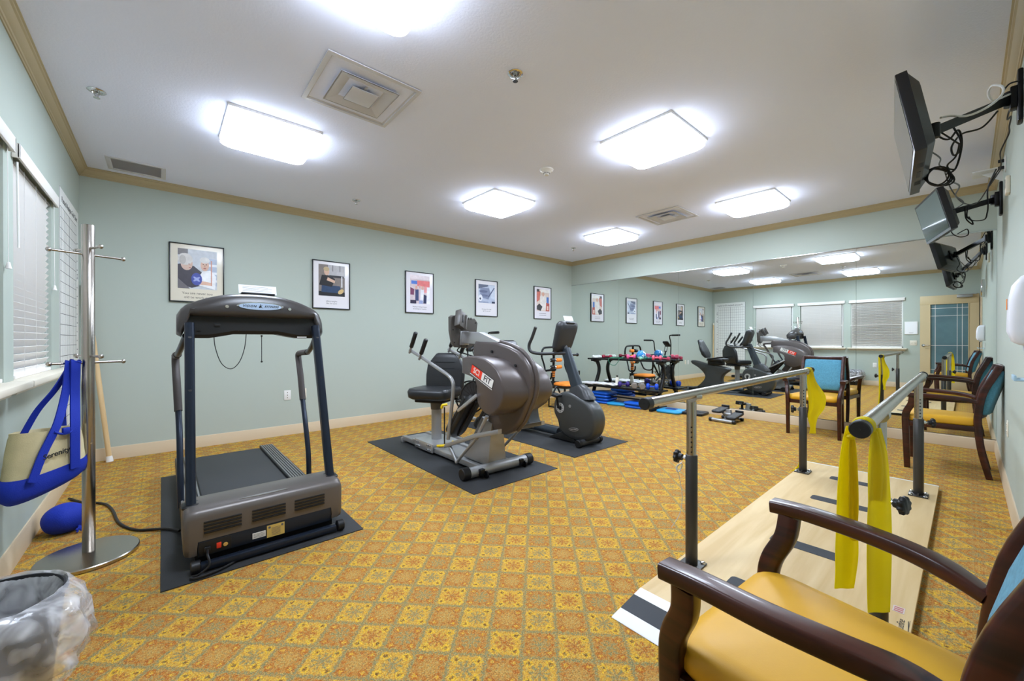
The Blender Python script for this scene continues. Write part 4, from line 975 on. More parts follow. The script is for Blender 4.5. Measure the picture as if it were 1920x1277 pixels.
for (y, z) in ((2.66, 1.035), (2.36, .93)):
    cyl(bm, (2.106, y, z), (2.114, y, z), .012, 14)
sq('screw', bm, M_black, spn)
# raised rib on the spine
bm = new(); rib = [V((2.17, y - .004, z + .004)) for y, z in spine[3:14]]; sweep(bm, smooth(rib, 4), [(.012, .03), (.006, .036), (-.012, .036), (-.012, -.036), (.006, -.036), (.012, -.03)], up=(1, 0, 0)) if False else tube(bm, rib, .018, 8, sm=4)
sq('spine_rib', bm, M_shroud, spn, sharp=60)
# logo
def logo(x, sg, y0, z0, y1, z1, hgt, par):
    A = V((0, y1 - y0, z1 - z0)); n = A.normalized(); u = V((0, 0, 1)) - n * n.z; u.normalize(); L_ = A.length
    O = V((x, y0, z0)); M = basis(O, n, u)
    bm = new(); t_ = new(); bx(t_, (-.004, -.004, -.001), (L_ + .004, hgt + .004, .001)); merge(bm, t_, M); lg = sq('logo_plate', bm, M_black, par)
    bm = new(); t_ = new(); bx(t_, (0, 0, .0), (L_ * .5, hgt, .0018)); merge(bm, t_, M); sq('logo_red_field', bm, mat('logo_red', (232, 58, 34), .4), lg)
    bm = new(); t_ = new(); bx(t_, (L_ * .5, 0, .0), (L_, hgt, .0018)); bx(t_, (-.004, -.014, 0), (L_ + .004, -.009, .0018)); merge(bm, t_, M); sq('logo_white_field', bm, M_white, lg)
    bm = text_bm('SCI', hgt * .98, M @ Matrix.Translation((L_ * .25, hgt * .5, .0022)), .0004, bold=.0006, sx=1.0, space=.95); sq('logo_lettering', bm, M_white, lg)
    bm = text_bm('FIT', hgt * .98, M @ Matrix.Translation((L_ * .75, hgt * .5, .0022)), .0004, bold=.0006, sx=1.15, space=.95); sq('logo_lettering', bm, M_black, lg)
logo(1.9335, -1, 2.72, .868, 2.435, .757, .068, shl)
logo(2.4065, 1, 2.435, .79, 2.72, .90, .068, shr)
# upper silver arm + console
M_alu = mat('cast_aluminium', (188, 188, 190), .32, metal=.7, bump=.05, bscale=150)
bm = new(); prism(bm, [(3.19, 1.105), (3.19, 1.215), (2.88, 1.205), (2.60, 1.122), (2.65, 1.04), (2.93, 1.098)], 'x', 2.135, 2.205, .006); arm = sq('console_arm', bm, M_alu)
M_cb = mat('console_brown_gray', (84, 80, 76), .4)
bm = new(); cf = [(2.045, 1.10), (2.02, 1.22), (2.018, 1.35), (2.04, 1.365), (2.19, 1.375), (2.20, 1.345), (2.30, 1.345), (2.335, 1.30), (2.32, 1.19), (2.29, 1.085), (2.22, 1.055), (2.08, 1.065)]
prism(bm, cf, 'y', 3.16, 3.205, .01, 3, M=Matrix.Translation((0, 0, 0))); con2 = sq('console', bm, M_cb)
bm = new(); bx(bm, (2.05, 3.205, 1.12), (2.29, 3.209, 1.33), .002); sq('console_face', bm, M_black, con2)
bm = new(); t_ = new(); bx(t_, (-.045, -.03, -.085), (.045, .02, .075), .004); bx(t_, (-.055, -.042, -.09), (-.038, .02, .075), .003); bx(t_, (.038, -.042, -.09), (.055, .02, .06), .003); merge(bm, t_, Matrix.Translation((2.10, 3.12, 1.325)) @ rot(-.25, .42, .25)); rd = sq('reader_holder', bm, M_cb, con2)
bm = new(); t_ = new(); bx(t_, (-.008, -.034, -.04), (.008, -.030, .04), .002); merge(bm, t_, Matrix.Translation((2.10, 3.12, 1.325)) @ rot(-.25, .42, .25)); sq('holder_slot', bm, M_black, rd)
bm = new(); box(bm, (2.17, 3.155, 1.15), (.10, .02, .13), .004); sq('console_mount', bm, M_alu, con2)
bm = new()
for x in (2.225, 2.25): bx(bm, (x - .004, 3.155, 1.33), (x + .004, 3.162, 1.35), .001)
for x, z in ((2.045, 1.23), (2.305, 1.30), (2.06, 1.11)): cyl(bm, (x, 3.154, z), (x, 3.162, z), .006, 10)
sq('screw', bm, M_black, con2)
bm = new(); tube(bm, [(2.14, 3.16, 1.08), (2.12, 3.20, 1.03), (2.19, 3.16, 1.0), (2.20, 3.05, .98)], .006, 8, sm=5); tube(bm, [(2.2, 3.16, 1.08), (2.24, 3.2, 1.02), (2.2, 3.14, .96)], .008, 8, sm=5); sq('console_cable', bm, M_black, con2)
# pedestal + base beams
bm = new(); loft(bm, [[(2.07, 2.66, .07), (2.27, 2.66, .07), (2.27, 3.03, .07), (2.07, 3.03, .07)], [(2.11, 2.66, .42), (2.23, 2.66, .42), (2.23, 2.80, .46), (2.11, 2.80, .46)]]); sq('pedestal', bm, M_silver, sharp=30)
bm = new()
for x in (2.0, 2.29): bx(bm, (x, 2.66, .03), (x + .05, 4.12, .075), .004)
bx(bm, (2.05, 2.68, .035), (2.29, 4.10, .058), .002); bx(bm, (1.99, 4.08, .006), (2.35, 4.13, .06), .004); base = sq('base_rail', bm, M_silver)
bm = new(); cyl(bm, (1.86, 2.655, .055), (2.47, 2.63, .055), .043, 28); fr_ = sq('front_stabilizer', bm, M_silver)
for (x, y) in ((1.80, 2.66), (2.465, 2.63)):
    bm = new(); cyl(bm, (x, y, .055), (x + .07, y - .003, .055), .049, 28, bev=.006); sq('end_cap', bm, M_black, fr_)
for x in (1.97, 2.40):
    bm = new(); bx(bm, (x - .035, 2.58, .03), (x + .012, 2.62, .085), .008); cyl(bm, (x + .014, 2.585, .036), (x + .028, 2.585, .036), .030, 20); sq('caster', bm, M_blkmet, fr_)
# seat carriage
bm = new(); bx(bm, (1.975, 3.42, .03), (1.988, 3.78, .115), .003); bx(bm, (1.985, 3.45, .078), (2.33, 3.85, .098), .004); bx(bm, (2.345, 3.42, .03), (2.358, 3.78, .115), .003); car = sq('seat_carriage', bm, M_alu)
bm = new()
for y in (3.45, 3.48, 3.51, 3.69, 3.72, 3.75):
    for z in (.052, .095): cyl(bm, (1.968, y, z), (1.976, y, z), .008, 10)
sq('bolt', bm, M_chrome, car)
bm = new(); cyl(bm, (2.17, 3.67, .098), (2.17, 3.67, .43), .052, 32); col = sq('seat_column', bm, M_silver, sharp=60)
bm = new(); cyl(bm, (2.17, 3.67, .41), (2.17, 3.67, .52), .058, 28, r2=.066); sq('column_sleeve', bm, mat('olive_gray_plastic', (96, 92, 84), .4), col)
for pts in ([(2.02, 3.40, .10), (2.05, 3.32, .115), (2.12, 3.30, .13), (2.16, 3.34, .13)], [(2.045, 3.36, .47), (2.05, 3.35, .50), (2.09, 3.33, .505)]):
    bm = new(); tube(bm, pts, .013, 10, sm=4); sq('yellow_lever', bm, M_yplas, label='yellow release lever')
bm = new(); cyl(bm, (2.07, 3.35, .12), (2.07, 3.35, .48), .007, 8); sq('release_rod', bm, M_black)
# swivel seat (facing -x and a little -y)
F = V((-.86, -.51, 0)).normalized(); S_ = V((F.y, -F.x, 0)); O = V((2.17, 3.67, .53))
MS = Matrix((F, S_, V((0, 0, 1)))).transposed().to_4x4(); MS.translation = O
bm = new(); t_ = new(); R = []
for z, k in ((0, .86), (.02, .97), (.055, 1), (.085, .95), (.095, .8)):
    R.append([(.03 + a, b_, z + .025 * (abs(b_) / .23) ** 2 * (z > .05)) for a, b_ in rrect(.42 * k, .46 * k, .07, 5)])
loft(t_, R); merge(bm, t_, MS); cu = sq('seat_cushion', bm, M_vinyl, sharp=60)
bm = new(); t_ = new(); R = []
for z, wd, d, off in ((.05, .40, .05, -.17), (.10, .45, .07, -.185), (.22, .46, .075, -.20), (.33, .44, .07, -.215), (.41, .32, .06, -.228), (.45, .25, .045, -.232), (.46, .2, .02, -.232)):
    R.append([(off + a, b_, z) for a, b_ in rrect(d, wd, d * .45, 5)])
loft(t_, R); merge(bm, t_, MS); bk = sq('backrest', bm, M_vinyl, sharp=60)
bm = new(); t_ = new()
for z in (.20, .29, .36): bx(t_, (-.172 - .12 * (z - .2), -.12, z), (-.160 - .12 * (z - .2), .12, z + .005), .002)
merge(bm, t_, MS); sq('backrest_seams', bm, M_black, bk)
bm = new(); t_ = new(); bx(t_, (-.20, -.16, -.035), (.17, .16, .005), .01); tube(t_, [(-.1, -.16, -.02), (.0, -.27, -.02), (.12, -.29, -.01)], .014, 10, sm=4); merge(bm, t_, MS); sq('seat_pan', bm, M_blkmet)
# levers
for x in (1.935, 2.405):
    bm = new(); tube(bm, [(x, 3.80, 1.028), (x, 3.60, .975), (x, 3.22, .862), (x, 3.06, .812), (x, 3.0, .77), (x, 2.985, .70), (x, 3.02, .50), (x, 3.07, .24)], .0165, 14, sm=6); lv = sq('hand_lever', bm, M_silver, sharp=60)
    for a, b_ in (((3.775, 1.00), (3.635, 1.21)), ((3.57, .94), (3.43, 1.14))):
        bm = new(); A, B = V((x - .02, a[0], a[1])), V((x - .02, b_[0], b_[1])); cyl(bm, A, A + (B - A) * .35, .012, 12); sq('grip_post', bm, M_silver, lv)
        bm = new(); cyl(bm, A + (B - A) * .28, B, .021, 16, bev=.006); sq('hand_grip', bm, M_black, lv, sharp=60)
    bm = new(); s = -1 if x < 2.17 else 1
    prism(bm, [(3.12, .155), (3.10, .195), (2.66, .365), (2.34, .455), (2.34, .42), (2.66, .325)], 'x', x - .02, x + .02, .004); sq('drive_arm', bm, M_silver)
    bm = new(); cyl(bm, (x, 2.50, .53), (x, 2.64, .33), .015, 12); cyl(bm, (x, 2.64, .33), (x, 2.93, .07), .013, 12); cyl(bm, (x, 2.93, .07), (x, 3.05, .19), .016, 12)
    for y, z in ((2.64, .33), (2.93, .07)): ball(bm, (x, y, z), .018, 12)
    sq('link_rod', bm, M_silver, sharp=60)
    # pedal
    xp = 2.015 if s < 0 else 2.325
    A = V((0, 2.76, .60)); B = V((0, 3.05, .31)); d = V((0, .62, -.75)).normalized(); Mp = basis((xp, 2.915, .465), (1, 0, 0), d)
    bm = new(); t_ = new(); R = []
    for z, k in ((-.03, .9), (-.022, 1), (.02, 1), (.03, .95)): R.append([(a, b_, z) for a, b_ in rrect(.15 * k, .52 * k, .07, 6)])
    loft(t_, R); bx(t_, (-.075, .14, .02), (.075, .26, .085), .02); bx(t_, (-.075, -.2, .025), (-.06, .2, .06), .006); bx(t_, (-.012, -.22, -.05), (.012, .22, -.02), .004); merge(bm, t_, Mp); pd = sq('foot_pedal', bm, M_black, sharp=50)
    bm = new(); bx_ = new(); bx(bx_, (-.012, -.16, -.014), (.012, .16, .014), .004); merge(bm, bx_, basis((x + .0, 2.77, .60), (1, 0, 0), V((0, .80, -.48)))); sq('pedal_bar', bm, M_alu)

# ================================================================= RECUMBENT BIKE
bk_ = thing('recumbent_bike', 'charcoal recumbent exercise bike with oval flywheel cover near the mirror', 'exercise bike', (3.45, 3.3, .006))
def bq(name, bm, m, parent=None, **k): return part(name, bm, m, parent or bk_, world=True, **k)
M_bk = mat('bike_charcoal', (66, 68, 68), .36, metal=.15, bump=.03, bscale=500); M_bk2 = mat('bike_slate', (58, 66, 74), .34, metal=.3)
body = smooth([(y, z, 0) for y, z in [(3.113, .349), (3.10, .444), (3.05, .516), (2.963, .557), (2.845, .556), (2.715, .513), (2.622, .474), (2.547, .398), (2.51, .295), (2.525, .185), (2.577, .102), (2.684, .05), (2.845, .045), (2.95, .07), (3.02, .12), (3.05, .22), (3.095, .29)]], 3, True)
c0 = (2.82, .31)
def br(x, k, dz=0): return [(x, c0[0] + (p[0] - c0[0]) * k, c0[1] + (p[1] - c0[1]) * k) for p in body]
bm = new(); loft(bm, [br(3.352, .80), br(3.355, .88), br(3.366, .955), br(3.385, .99), br(3.42, 1.0), br(3.48, 1.0), br(3.515, .99), br(3.534, .955), br(3.545, .88), br(3.548, .80)]); bd_ = bq('flywheel_cover', bm, M_bk, sharp=60)
bm = new(); prism(bm, [(3.20, .0), (3.05, .07), (2.98, .10), (2.84, .06), (2.76, .0)], 'x', 3.37, 3.53, .01, 2, M=Matrix.Translation((0, 0, .012))); bq('cover_foot', bm, M_black, bd_)
for x, s in ((3.349, -1), (3.551, 1)):
    Mx = Matrix.Translation((x, 2.792, .165)) @ rot(0, s * PI / 2, 0)
    bm = new(); lathe(bm, [(0, 0), (1, 0), (1, 1), (0, 1)], 36, basis((x, 2.80, .165), (0, 1, -.12), (0, .12, 1)) @ Matrix.Diagonal((.066, .019, .004 , 1)) @ Matrix.Translation((0, 0, -.5))); b1_ = bq('badge', bm, mat('badge_silver', (170, 172, 176), .3, metal=.6), bd_)
    bm = new(); lathe(bm, [(0, 0), (1, 0), (1, 1), (0, 1)], 36, basis((x, 2.80, .165), (0, 1, -.12), (0, .12, 1)) @ Matrix.Diagonal((.059, .0145, .0055, 1)) @ Matrix.Translation((0, 0, -.5))); bq('badge_face', bm, M_charc, b1_)
    Mt = basis((x + s * .0035, 2.80, .165), (0, -s * -1 if s > 0 else -1, .12 if s < 0 else -.12), (0, 0, 1))
    bm = text_bm('VISION FITNESS', .0125, Mt, .0003, shear=.25); bq('badge_lettering', bm, M_white, b1_)
    bm = new(); cyl(bm, (x - s * .01, 2.853, .41), (x + s * .002, 2.853, .41), .017, 20); bq('small_badge', bm, M_silver, bd_)
    bm = new(); lathe(bm, [(.028, -.004), (.055, -.004), (.055, .004), (.028, .004), (.028, -.004)], 36, Matrix.Translation((x - s * .002, 2.995, .375)) @ rot(0, PI / 2, 0)); rg = bq('crank_ring', bm, mat('ring_pale', (190, 190, 186), .4), bd_)
    bm = new()
    for k in range(10): cyl(bm, (x + s * .002, 2.995 + .042 * math.cos(k * PI / 5), .375 + .042 * math.sin(k * PI / 5)), (x + s * .004, 2.995 + .042 * math.cos(k * PI / 5), .375 + .042 * math.sin(k * PI / 5)), .005, 8)
    bq('ring_holes', bm, M_black, rg)
    bm = new(); e = V((x + s * .035, 3.02, .375 + .16)) if s < 0 else V((x + s * .035, 2.97, .375 - .16)); tube(bm, [(x, 2.995, .375), (x + s * .03, 2.995, .375), e], .013, 10, sm=0); ck = bq('crank_arm', bm, M_blkmet)
    bm = new(); box(bm, e + V((s * .06, 0, .0)), (.10, .20, .03), .008, M=rot(.15)); tube(bm, [e + V((s * .02, -.07, .02)), e + V((s * .06, -.06, .085)), e + V((s * .10, -.05, .02))], .010, 8, sm=4); bq('pedal', bm, M_black)
# neck, console, bars
bm = new()
def rr(cx, cy, cz, w_, d_, tilt): return [(cx + a, cy + b_, cz - b_ * tilt) for a, b_ in rrect(w_, d_, min(w_, d_) * .35, 4)]
loft(bm, [rr(3.45, 2.76, .50, .17, .30, -.0), rr(3.45, 2.79, .56, .15, .24, .3), rr(3.45, 2.84, .62, .11, .16, .4)]); bq('neck_boot', bm, M_charc, sharp=60)
bm = new(); loft(bm, [rr(3.45, 2.83, .60, .085, .13, .4), rr(3.45, 2.91, .80, .078, .115, .4), rr(3.45, 3.0, 1.03, .07, .10, .4)]); nk = bq('neck', bm, M_bk2, sharp=60)
bm = new(); cyl(bm, (3.45, 3.0, 1.02), (3.45, 3.04, 1.12), .03, 16); bq('neck_joint', bm, M_charc, nk)
bm = new(); R = []
Mc = Matrix.Translation((3.45, 3.02, 1.17)) @ rot(.33)
t_ = new()
for y, k in ((.035, .9), (.03, .97), (.0, 1.0), (-.03, .98), (-.055, .82), (-.062, .6)):
    R.append([(a * (1 + .12 * b_ / .17), y, b_) for a, b_ in rrect(.29 * k, .36 * k, .06, 5)])
loft(t_, R); merge(bm, t_, Mc); cn = bq('console', bm, M_charc, sharp=60)
bm = new(); t_ = new(); bx(t_, (-.07, -.045, .145), (.07, -.02, .185), .008); merge(bm, t_, Mc); bq('console_cap', bm, M_black, cn)
bm = new(); t_ = new(); bx(t_, (-.11, .034, -.12), (.11, .038, .13), .002); merge(bm, t_, Mc); bq('display', bm, M_black, cn)
bm = new(); R = []
tube(bm, [(3.22, 3.25, 1.28), (3.22, 3.31, 1.16), (3.22, 3.36, 1.07), (3.23, 3.34, 1.0), (3.28, 3.24, .975), (3.36, 3.08, .98), (3.45, 2.97, .985), (3.54, 3.08, .98), (3.62, 3.24, .975), (3.67, 3.34, 1.0), (3.68, 3.36, 1.07), (3.68, 3.31, 1.16), (3.68, 3.25, 1.28)], .0185, 14, sm=5); bq('handlebar', bm, M_charc, sharp=60)
bm = new(); cyl(bm, (3.45, 2.93, .965), (3.56, 2.93, .965), .012, 12); ball(bm, (3.57, 2.93, .965), .02, 12); bq('adjust_knob', bm, M_black)
# base tube, feet, rear column
bm = new(); cyl(bm, (3.45, 3.10, .075), (3.45, 3.62, .075), .045, 20); bq('base_tube', bm, M_bk2, sharp=60)
bm = new(); cyl(bm, (3.285, 2.67, .048), (3.615, 2.67, .048), .033, 20); fs = bq('front_foot', bm, M_charc, sharp=60)
for x in (3.255, 3.60):
    bm = new(); cyl(bm, (x, 2.67, .048), (x + .045, 2.67, .048), .041, 20, bev=.005); bq('wheel', bm, M_black, fs)
bm = new(); cyl(bm, (3.2, 4.12, .037), (3.7, 4.12, .037), .03, 20, bev=.004); bq('rear_foot', bm, M_black, sharp=60)
prf = smooth([(y, z, 0) for y, z in [(4.17, .655), (4.10, .66), (3.85, .60), (3.60, .56), (3.42, .53), (3.36, .50), (3.37, .46), (3.47, .38), (3.52, .28), (3.50, .16), (3.46, .06), (3.6, .045), (3.9, .045), (4.04, .05), (3.96, .14), (3.88, .24), (3.86, .33), (3.92, .43), (4.05, .54), (4.17, .61)]], 3, True)
def pr_(x, k): return [(x, 3.72 + (p[0] - 3.72) * k, .33 + (p[1] - .33) * k) for p in prf]
bm = new(); loft(bm, [pr_(3.355, .90), pr_(3.36, .955), pr_(3.385, 1), pr_(3.515, 1), pr_(3.54, .955), pr_(3.545, .90)]); bq('seat_tower', bm, M_bk, sharp=55)
bm = new(); R = [[(3.45 + a, 3.62 + b_, z) for a, b_ in rrect(.38 * k, .36 * k, .08, 5)] for z, k in ((.66, .85), (.68, 1), (.715, 1), (.73, .9))]
loft(bm, R); bq('seat', bm, M_vinyl, sharp=60)
bm = new(); t_ = new(); R = []
for z, wd, d in ((0, .22, .05), (.06, .34, .09), (.18, .36, .08), (.28, .30, .06), (.38, .24, .05), (.40, .18, .02)):
    R.append([(3.45 + a, 3.84 + b_ + z * .40, .73 + z) for a, b_ in rrect(wd, d, d * .45, 5)])
loft(bm, R); bk2 = bq('backrest', bm, M_vinyl, sharp=60)
bm = new()
for k in range(4): bx(bm, (3.35, 3.915 + .02 * k + .01, .98 + .04 * k), (3.55, 3.93 + .02 * k, .985 + .04 * k))
bq('backrest_seams', bm, M_black, bk2)
for s in (-1, 1):
    bm = new(); tube(bm, [(3.45 + s * .12, 3.80, .68), (3.45 + s * .26, 3.72, .70), (3.45 + s * .27, 3.55, .74), (3.45 + s * .27, 3.40, .76)], .014, 10, sm=4); bq('side_handle', bm, M_blkmet, sharp=60)
bm = new(); bx(bm, (3.36, 3.50, .57), (3.54, 3.80, .665), .01); bq('seat_carriage', bm, M_black)
bm = new(); M_ = basis((3.45, 2.955, 1.365), (1, 0, 0), (0, .4, .92)); t_ = new(); bx(t_, (-.075, -.02, -.0008), (.075, .04, .0008)); merge(bm, t_, M_); solo('paper_sheet', bm, M_paper, 'white paper sheet on top of the recumbent bike console', 'paper')

# ================================================================= AIR BIKE (behind, seen in the mirror)
ab = thing('air_bike', 'black upright exercise bike with moving handle arms beside the poster wall, seen in the mirror', 'exercise bike', (3.8, 4.8, 0))
def aq(name, bm, m, parent=None, **k): return part(name, bm, m, parent or ab, world=True, **k)
bm = new()
for s in (-.055, .055): lathe(bm, [(.215, -.006), (.235, -.006), (.235, .006), (.215, .006), (.215, -.006)], 40, Matrix.Translation((3.42, 4.8 + s, .30)) @ rot(PI / 2))
for k in range(20):
    a = 2 * PI * k / 20
    for s in (-.055, .055): cyl(bm, (3.42 + .03 * math.cos(a), 4.8 + s, .30 + .03 * math.sin(a)), (3.42 + .22 * math.cos(a), 4.8 + s, .30 + .22 * math.sin(a)), .003, 6)
aq('wheel_guard', bm, M_blkmet)
bm = new(); cyl(bm, (3.42, 4.78, .30), (3.42, 4.82, .30), .205, 36); aq('fan_wheel', bm, M_charc)
bm = new(); tube(bm, [(3.42, 4.8, .30), (3.75, 4.8, .27), (4.15, 4.8, .10)], .022, 12); cyl(bm, (3.80, 4.8, .26), (4.15, 4.8, .66), .02, 12); cyl(bm, (3.75, 4.8, .27), (3.50, 4.8, .86), .018, 12); cyl(bm, (4.15, 4.8, .10), (4.10, 4.8, .62), .018, 12); aq('main_frame', bm, M_blkmet, sharp=60)
for x, hw in ((3.30, .26), (4.22, .22)):
    bm = new(); cyl(bm, (x, 4.8 - hw, .028), (x, 4.8 + hw, .028), .026, 16, bev=.004); cyl(bm, (x, 4.8, .03), (x + (.1 if x < 4 else -.08), 4.8, .14), .02, 12); aq('floor_bar', bm, M_silver, sharp=60)
bm = new(); loft(bm, [[(4.16 + a, 4.8 + b_ * (1 + (a / .14) * .45), z) for a, b_ in rrect(.28 * k, .20 * k, .07, 5)] for z, k in ((.74, .7), (.76, 1), (.79, 1), (.80, .85))]); cyl(bm, (4.15, 4.8, .64), (4.16, 4.8, .75), .015, 12); aq('saddle', bm, M_vinyl, sharp=60)
bm = new(); 
for y in (4.77, 4.83): cyl(bm, (3.52, y, .84), (3.46, y, 1.0), .007, 8)
t_ = new(); bx(t_, (-.10, -.07, -.025), (.10, .07, .025), .02); merge(bm, t_, Matrix.Translation((3.45, 4.8, 1.03)) @ rot(0, -.6, 0)); aq('console', bm, M_black, sharp=60)
for s, xt, zt, xl in ((1, 3.80, 1.115, 3.74), (-1, 3.62, 1.235, 3.54)):
    y = 4.8 + s * .15
    bm = new(); tube(bm, [(3.50, y, .22), (3.56, y, .50), (xl, y, zt - .22), (xt - .02, y, zt - .05), (xt, y + s * .02, zt), (xt, y + s * .06, zt + .003)], .013, 12, sm=5); hb = aq('handle_arm', bm, M_blkmet, sharp=60)
    bm = new(); cyl(bm, (xt, y + s * .06, zt + .003), (xt - .01, y + s * .26, zt + .006), .019, 16, bev=.005); aq('hand_grip', bm, M_black, hb, sharp=60)
    bm = new(); cyl(bm, (3.70, 4.8, .27), (3.70, 4.8 + s * .10, .27), .012, 10); cyl(bm, (3.70, 4.8 + s * .10, .27), (3.70 + s * .12, 4.8 + s * .10, .27 + s * .10), .011, 10); bx(bm, (3.65 + s * .12, 4.8 + s * .11 - .04, .255 + s * .10), (3.75 + s * .12, 4.8 + s * .11 + .05, .285 + s * .10), .006); aq('pedal_crank', bm, M_chrome)

# ================================================================= AB CHAIR (orange)
ac = thing('ab_exerciser', 'black framed ab exerciser chair with orange foam rollers and orange seat', 'exercise chair', (5.12, 4.62, 0))
def cq(name, bm, m, parent=None, **k): return part(name, bm, m, parent or ac, world=True, **k)
bm = new(); tube(bm, [(4.80, 4.70, .84), (4.80, 4.70, .92), (4.84, 4.70, .985), (4.93, 4.70, 1.005), (5.25, 4.70, 1.005), (5.36, 4.70, .98), (5.40, 4.70, .90), (5.40, 4.70, .82)], .017, 12, sm=5); cq('upper_arch', bm, M_blkmet, sharp=60)
bm = new(); cyl(bm, (5.10, 4.72, .40), (5.10, 4.70, 1.0), .022, 14)
for x, s in ((4.80, -1), (5.40, 1)):
    tube(bm, [(x, 4.70, .84), (x - s * .04, 4.68, .70), (x - s * .03, 4.64, .58), (x + s * .0, 4.60, .50), (x + s * .04, 4.50, .48), (x + s * .05, 4.44, .52), (x + s * .05, 4.43, .60)], .015, 10, sm=5)
cq('side_arms', bm, M_blkmet, sharp=60)
M_of = M_orange
for z, x0 in ((.90, 5.13), (.785, 5.10), (.665, 5.10)):
    bm = new(); cyl(bm, (x0 - .13, 4.66, z), (x0 + .15, 4.66, z), .013, 10); rl = cq('roller_bar', bm, M_chrome)
    bm = new(); cyl(bm, (x0 + .02, 4.66, z), (x0 + .14, 4.66, z), .032, 20, bev=.008); cq('foam_roller', bm, M_of, rl, sharp=60)
    bm = new(); cyl(bm, (x0 - .12, 4.66, z), (x0 - .03, 4.66, z), .034, 20, bev=.008); cq('foam_roller', bm, M_black, rl, sharp=60)
bm = new()
for k in range(4): cyl(bm, (5.10, 4.72 - .003 * k, .50 + .035 * k), (5.10, 4.72 - .003 * k, .515 + .035 * k), .034, 18)
cq('orange_rings', bm, M_of)
bm = new(); cyl(bm, (5.10, 4.72, .47), (5.10, 4.71, .64), .031, 18); cq('spring_sleeve', bm, M_black)
bm = new(); loft(bm, [[(5.12 + a, 4.42 + b_, z) for a, b_ in rrect(.40 * k, .34 * k, .09, 6)] for z, k in ((.37, .85), (.38, 1), (.405, 1), (.42, .9))]); cq('seat', bm, M_of, sharp=60)
bm = new(); loft(bm, [[(5.12 + a, 4.46 + b_, z) for a, b_ in rrect(.44 * k, .40 * k, .05, 6)] for z, k in ((.335, .95), (.345, 1), (.368, 1))]); cq('seat_base', bm, M_black, sharp=60)
bm = new()
for x in (4.93, 5.31): tube(bm, [(x, 4.30, .34), (x, 4.28, .03), (x, 4.30, .012), (x, 4.62, .012), (x, 4.66, .03), (x, 4.64, .34)], .012, 10, sm=3)
bx(bm, (5.06, 4.62, .30), (5.14, 4.76, .42), .005)
cq('leg_frame', bm, M_blkmet)
# ================================================================= DUMBBELL RACK
rk = thing('dumbbell_rack', 'black two-tier dumbbell rack with curved legs in front of the mirror', 'storage rack', (6.05, 3.9, 0))
def rq(name, bm, m, parent=None, **k): return part(name, bm, m, parent or rk, world=True, **k)
TZ, LZ = .80, .325
for nm, x0, x1, z, zt in (('top_shelf', 6.0, 6.26, TZ, .0), ('lower_shelf', 5.85, 6.16, LZ, 0)):
    bm = new()
    for x in (x0, x1 - .03): bx(bm, (x, 3.18, z - .03), (x + .03, 4.68, z), .004)
    for y in (3.18, 3.9, 4.65): bx(bm, (x0, y, z - .028), (x1, y + .03, z - .004), .003)
    bx(bm, (x0 + .01, 3.19, z - .012), (x1 - .01, 4.67, z - .008)); rq(nm, bm, M_blkmet)
for y in (3.275, 4.565):
    bm = new(); sweep(bm, smooth([(6.06, y, TZ - .04), (6.14, y, TZ - .07), (6.195, y, TZ - .16), (6.195, y, TZ - .27), (6.13, y, TZ - .42), (6.04, y, .20), (5.98, y, .03)], 6), rrect(.045, .06, .008, 2), up=(0, 1, 0)); rq('leg', bm, M_blkmet, sharp=50)
    bm = new(); bx(bm, (5.77, y - .025, .004), (6.26, y + .025, .045), .006); rq('floor_foot', bm, M_blkmet)
    bm = new(); bx(bm, (5.985, y - .025, TZ - .06), (6.24, y + .025, TZ - .028), .005); bx(bm, (5.87, y - .02, LZ - .055), (6.14, y + .02, LZ - .028), .005); rq('shelf_bracket', bm, M_blkmet)
bm = new(); bx(bm, (5.975, 3.275, .125), (6.005, 4.565, .15), .004); rq('cross_bar', bm, M_blkmet)

def dumbbell(kind, lbl, loc, rz, m, r, L, group):
    t = thing('dumbbell', lbl, 'dumbbell', loc, rz, group)
    bm = new(); cyl(bm, (0, -L * .28, r), (0, L * .28, r), .014 if kind != 'hex' else .013, 12); part('handle', bm, m if kind != 'hex' else M_chrome, t)
    for s in (-1, 1):
        bm = new(); y = s * L * .36; h = L * .28
        if kind == 'hex':
            lathe(bm, [(0, -h / 2), (r * .85, -h / 2), (r * 1.1, -h / 2 + .012), (r * 1.1, h / 2 - .012), (r * .85, h / 2), (0, h / 2)], 6, Matrix.Translation((0, y, r)) @ rot(PI / 2))
        else: lathe(bm, [(0, -h / 2), (r * .7, -h / 2), (r * .96, -h * .32), (r, 0), (r * .96, h * .32), (r * .7, h / 2), (0, h / 2)], 18, Matrix.Translation((0, y, r)) @ rot(PI / 2))
        part('weight_head', bm, m, t, sharp=30 if kind == 'hex' else 60)
    return t
c_ = lambda n, rgb: mat(n, rgb, .45)
GT, GL = 'dumbbells on the top shelf', 'dumbbells on the lower shelf'
dumbbell('round', 'dark red dumbbell on the left part of the top shelf', (6.08, 4.30, TZ), .15, c_('db_red', (150, 40, 62)), .032, .19, GT)
dumbbell('round', 'bright pink dumbbell left of the blue ball', (6.07, 3.80, TZ), .7, c_('db_pink', (226, 88, 140)), .042, .15, GT)
dumbbell('round', 'pale mint and small dumbbell just under the blue ball', (6.03, 3.55, TZ), 1.2, c_('db_mint', (140, 206, 180)), .028, .13, GT)
dumbbell('round', 'dark green dumbbell right of the blue ball', (6.04, 3.44, TZ), .3, c_('db_green', (20, 92, 82)), .03, .16, GT)
dumbbell('round', 'coral pink dumbbell near the right end of the top shelf', (6.04, 3.31, TZ), .4, c_('db_coral', (222, 92, 118)), .041, .15, GT)
dumbbell('round', 'crimson dumbbell at the far right end of the top shelf', (6.12, 3.22, TZ), .1, c_('db_crimson', (170, 52, 80)), .03, .17, GT)
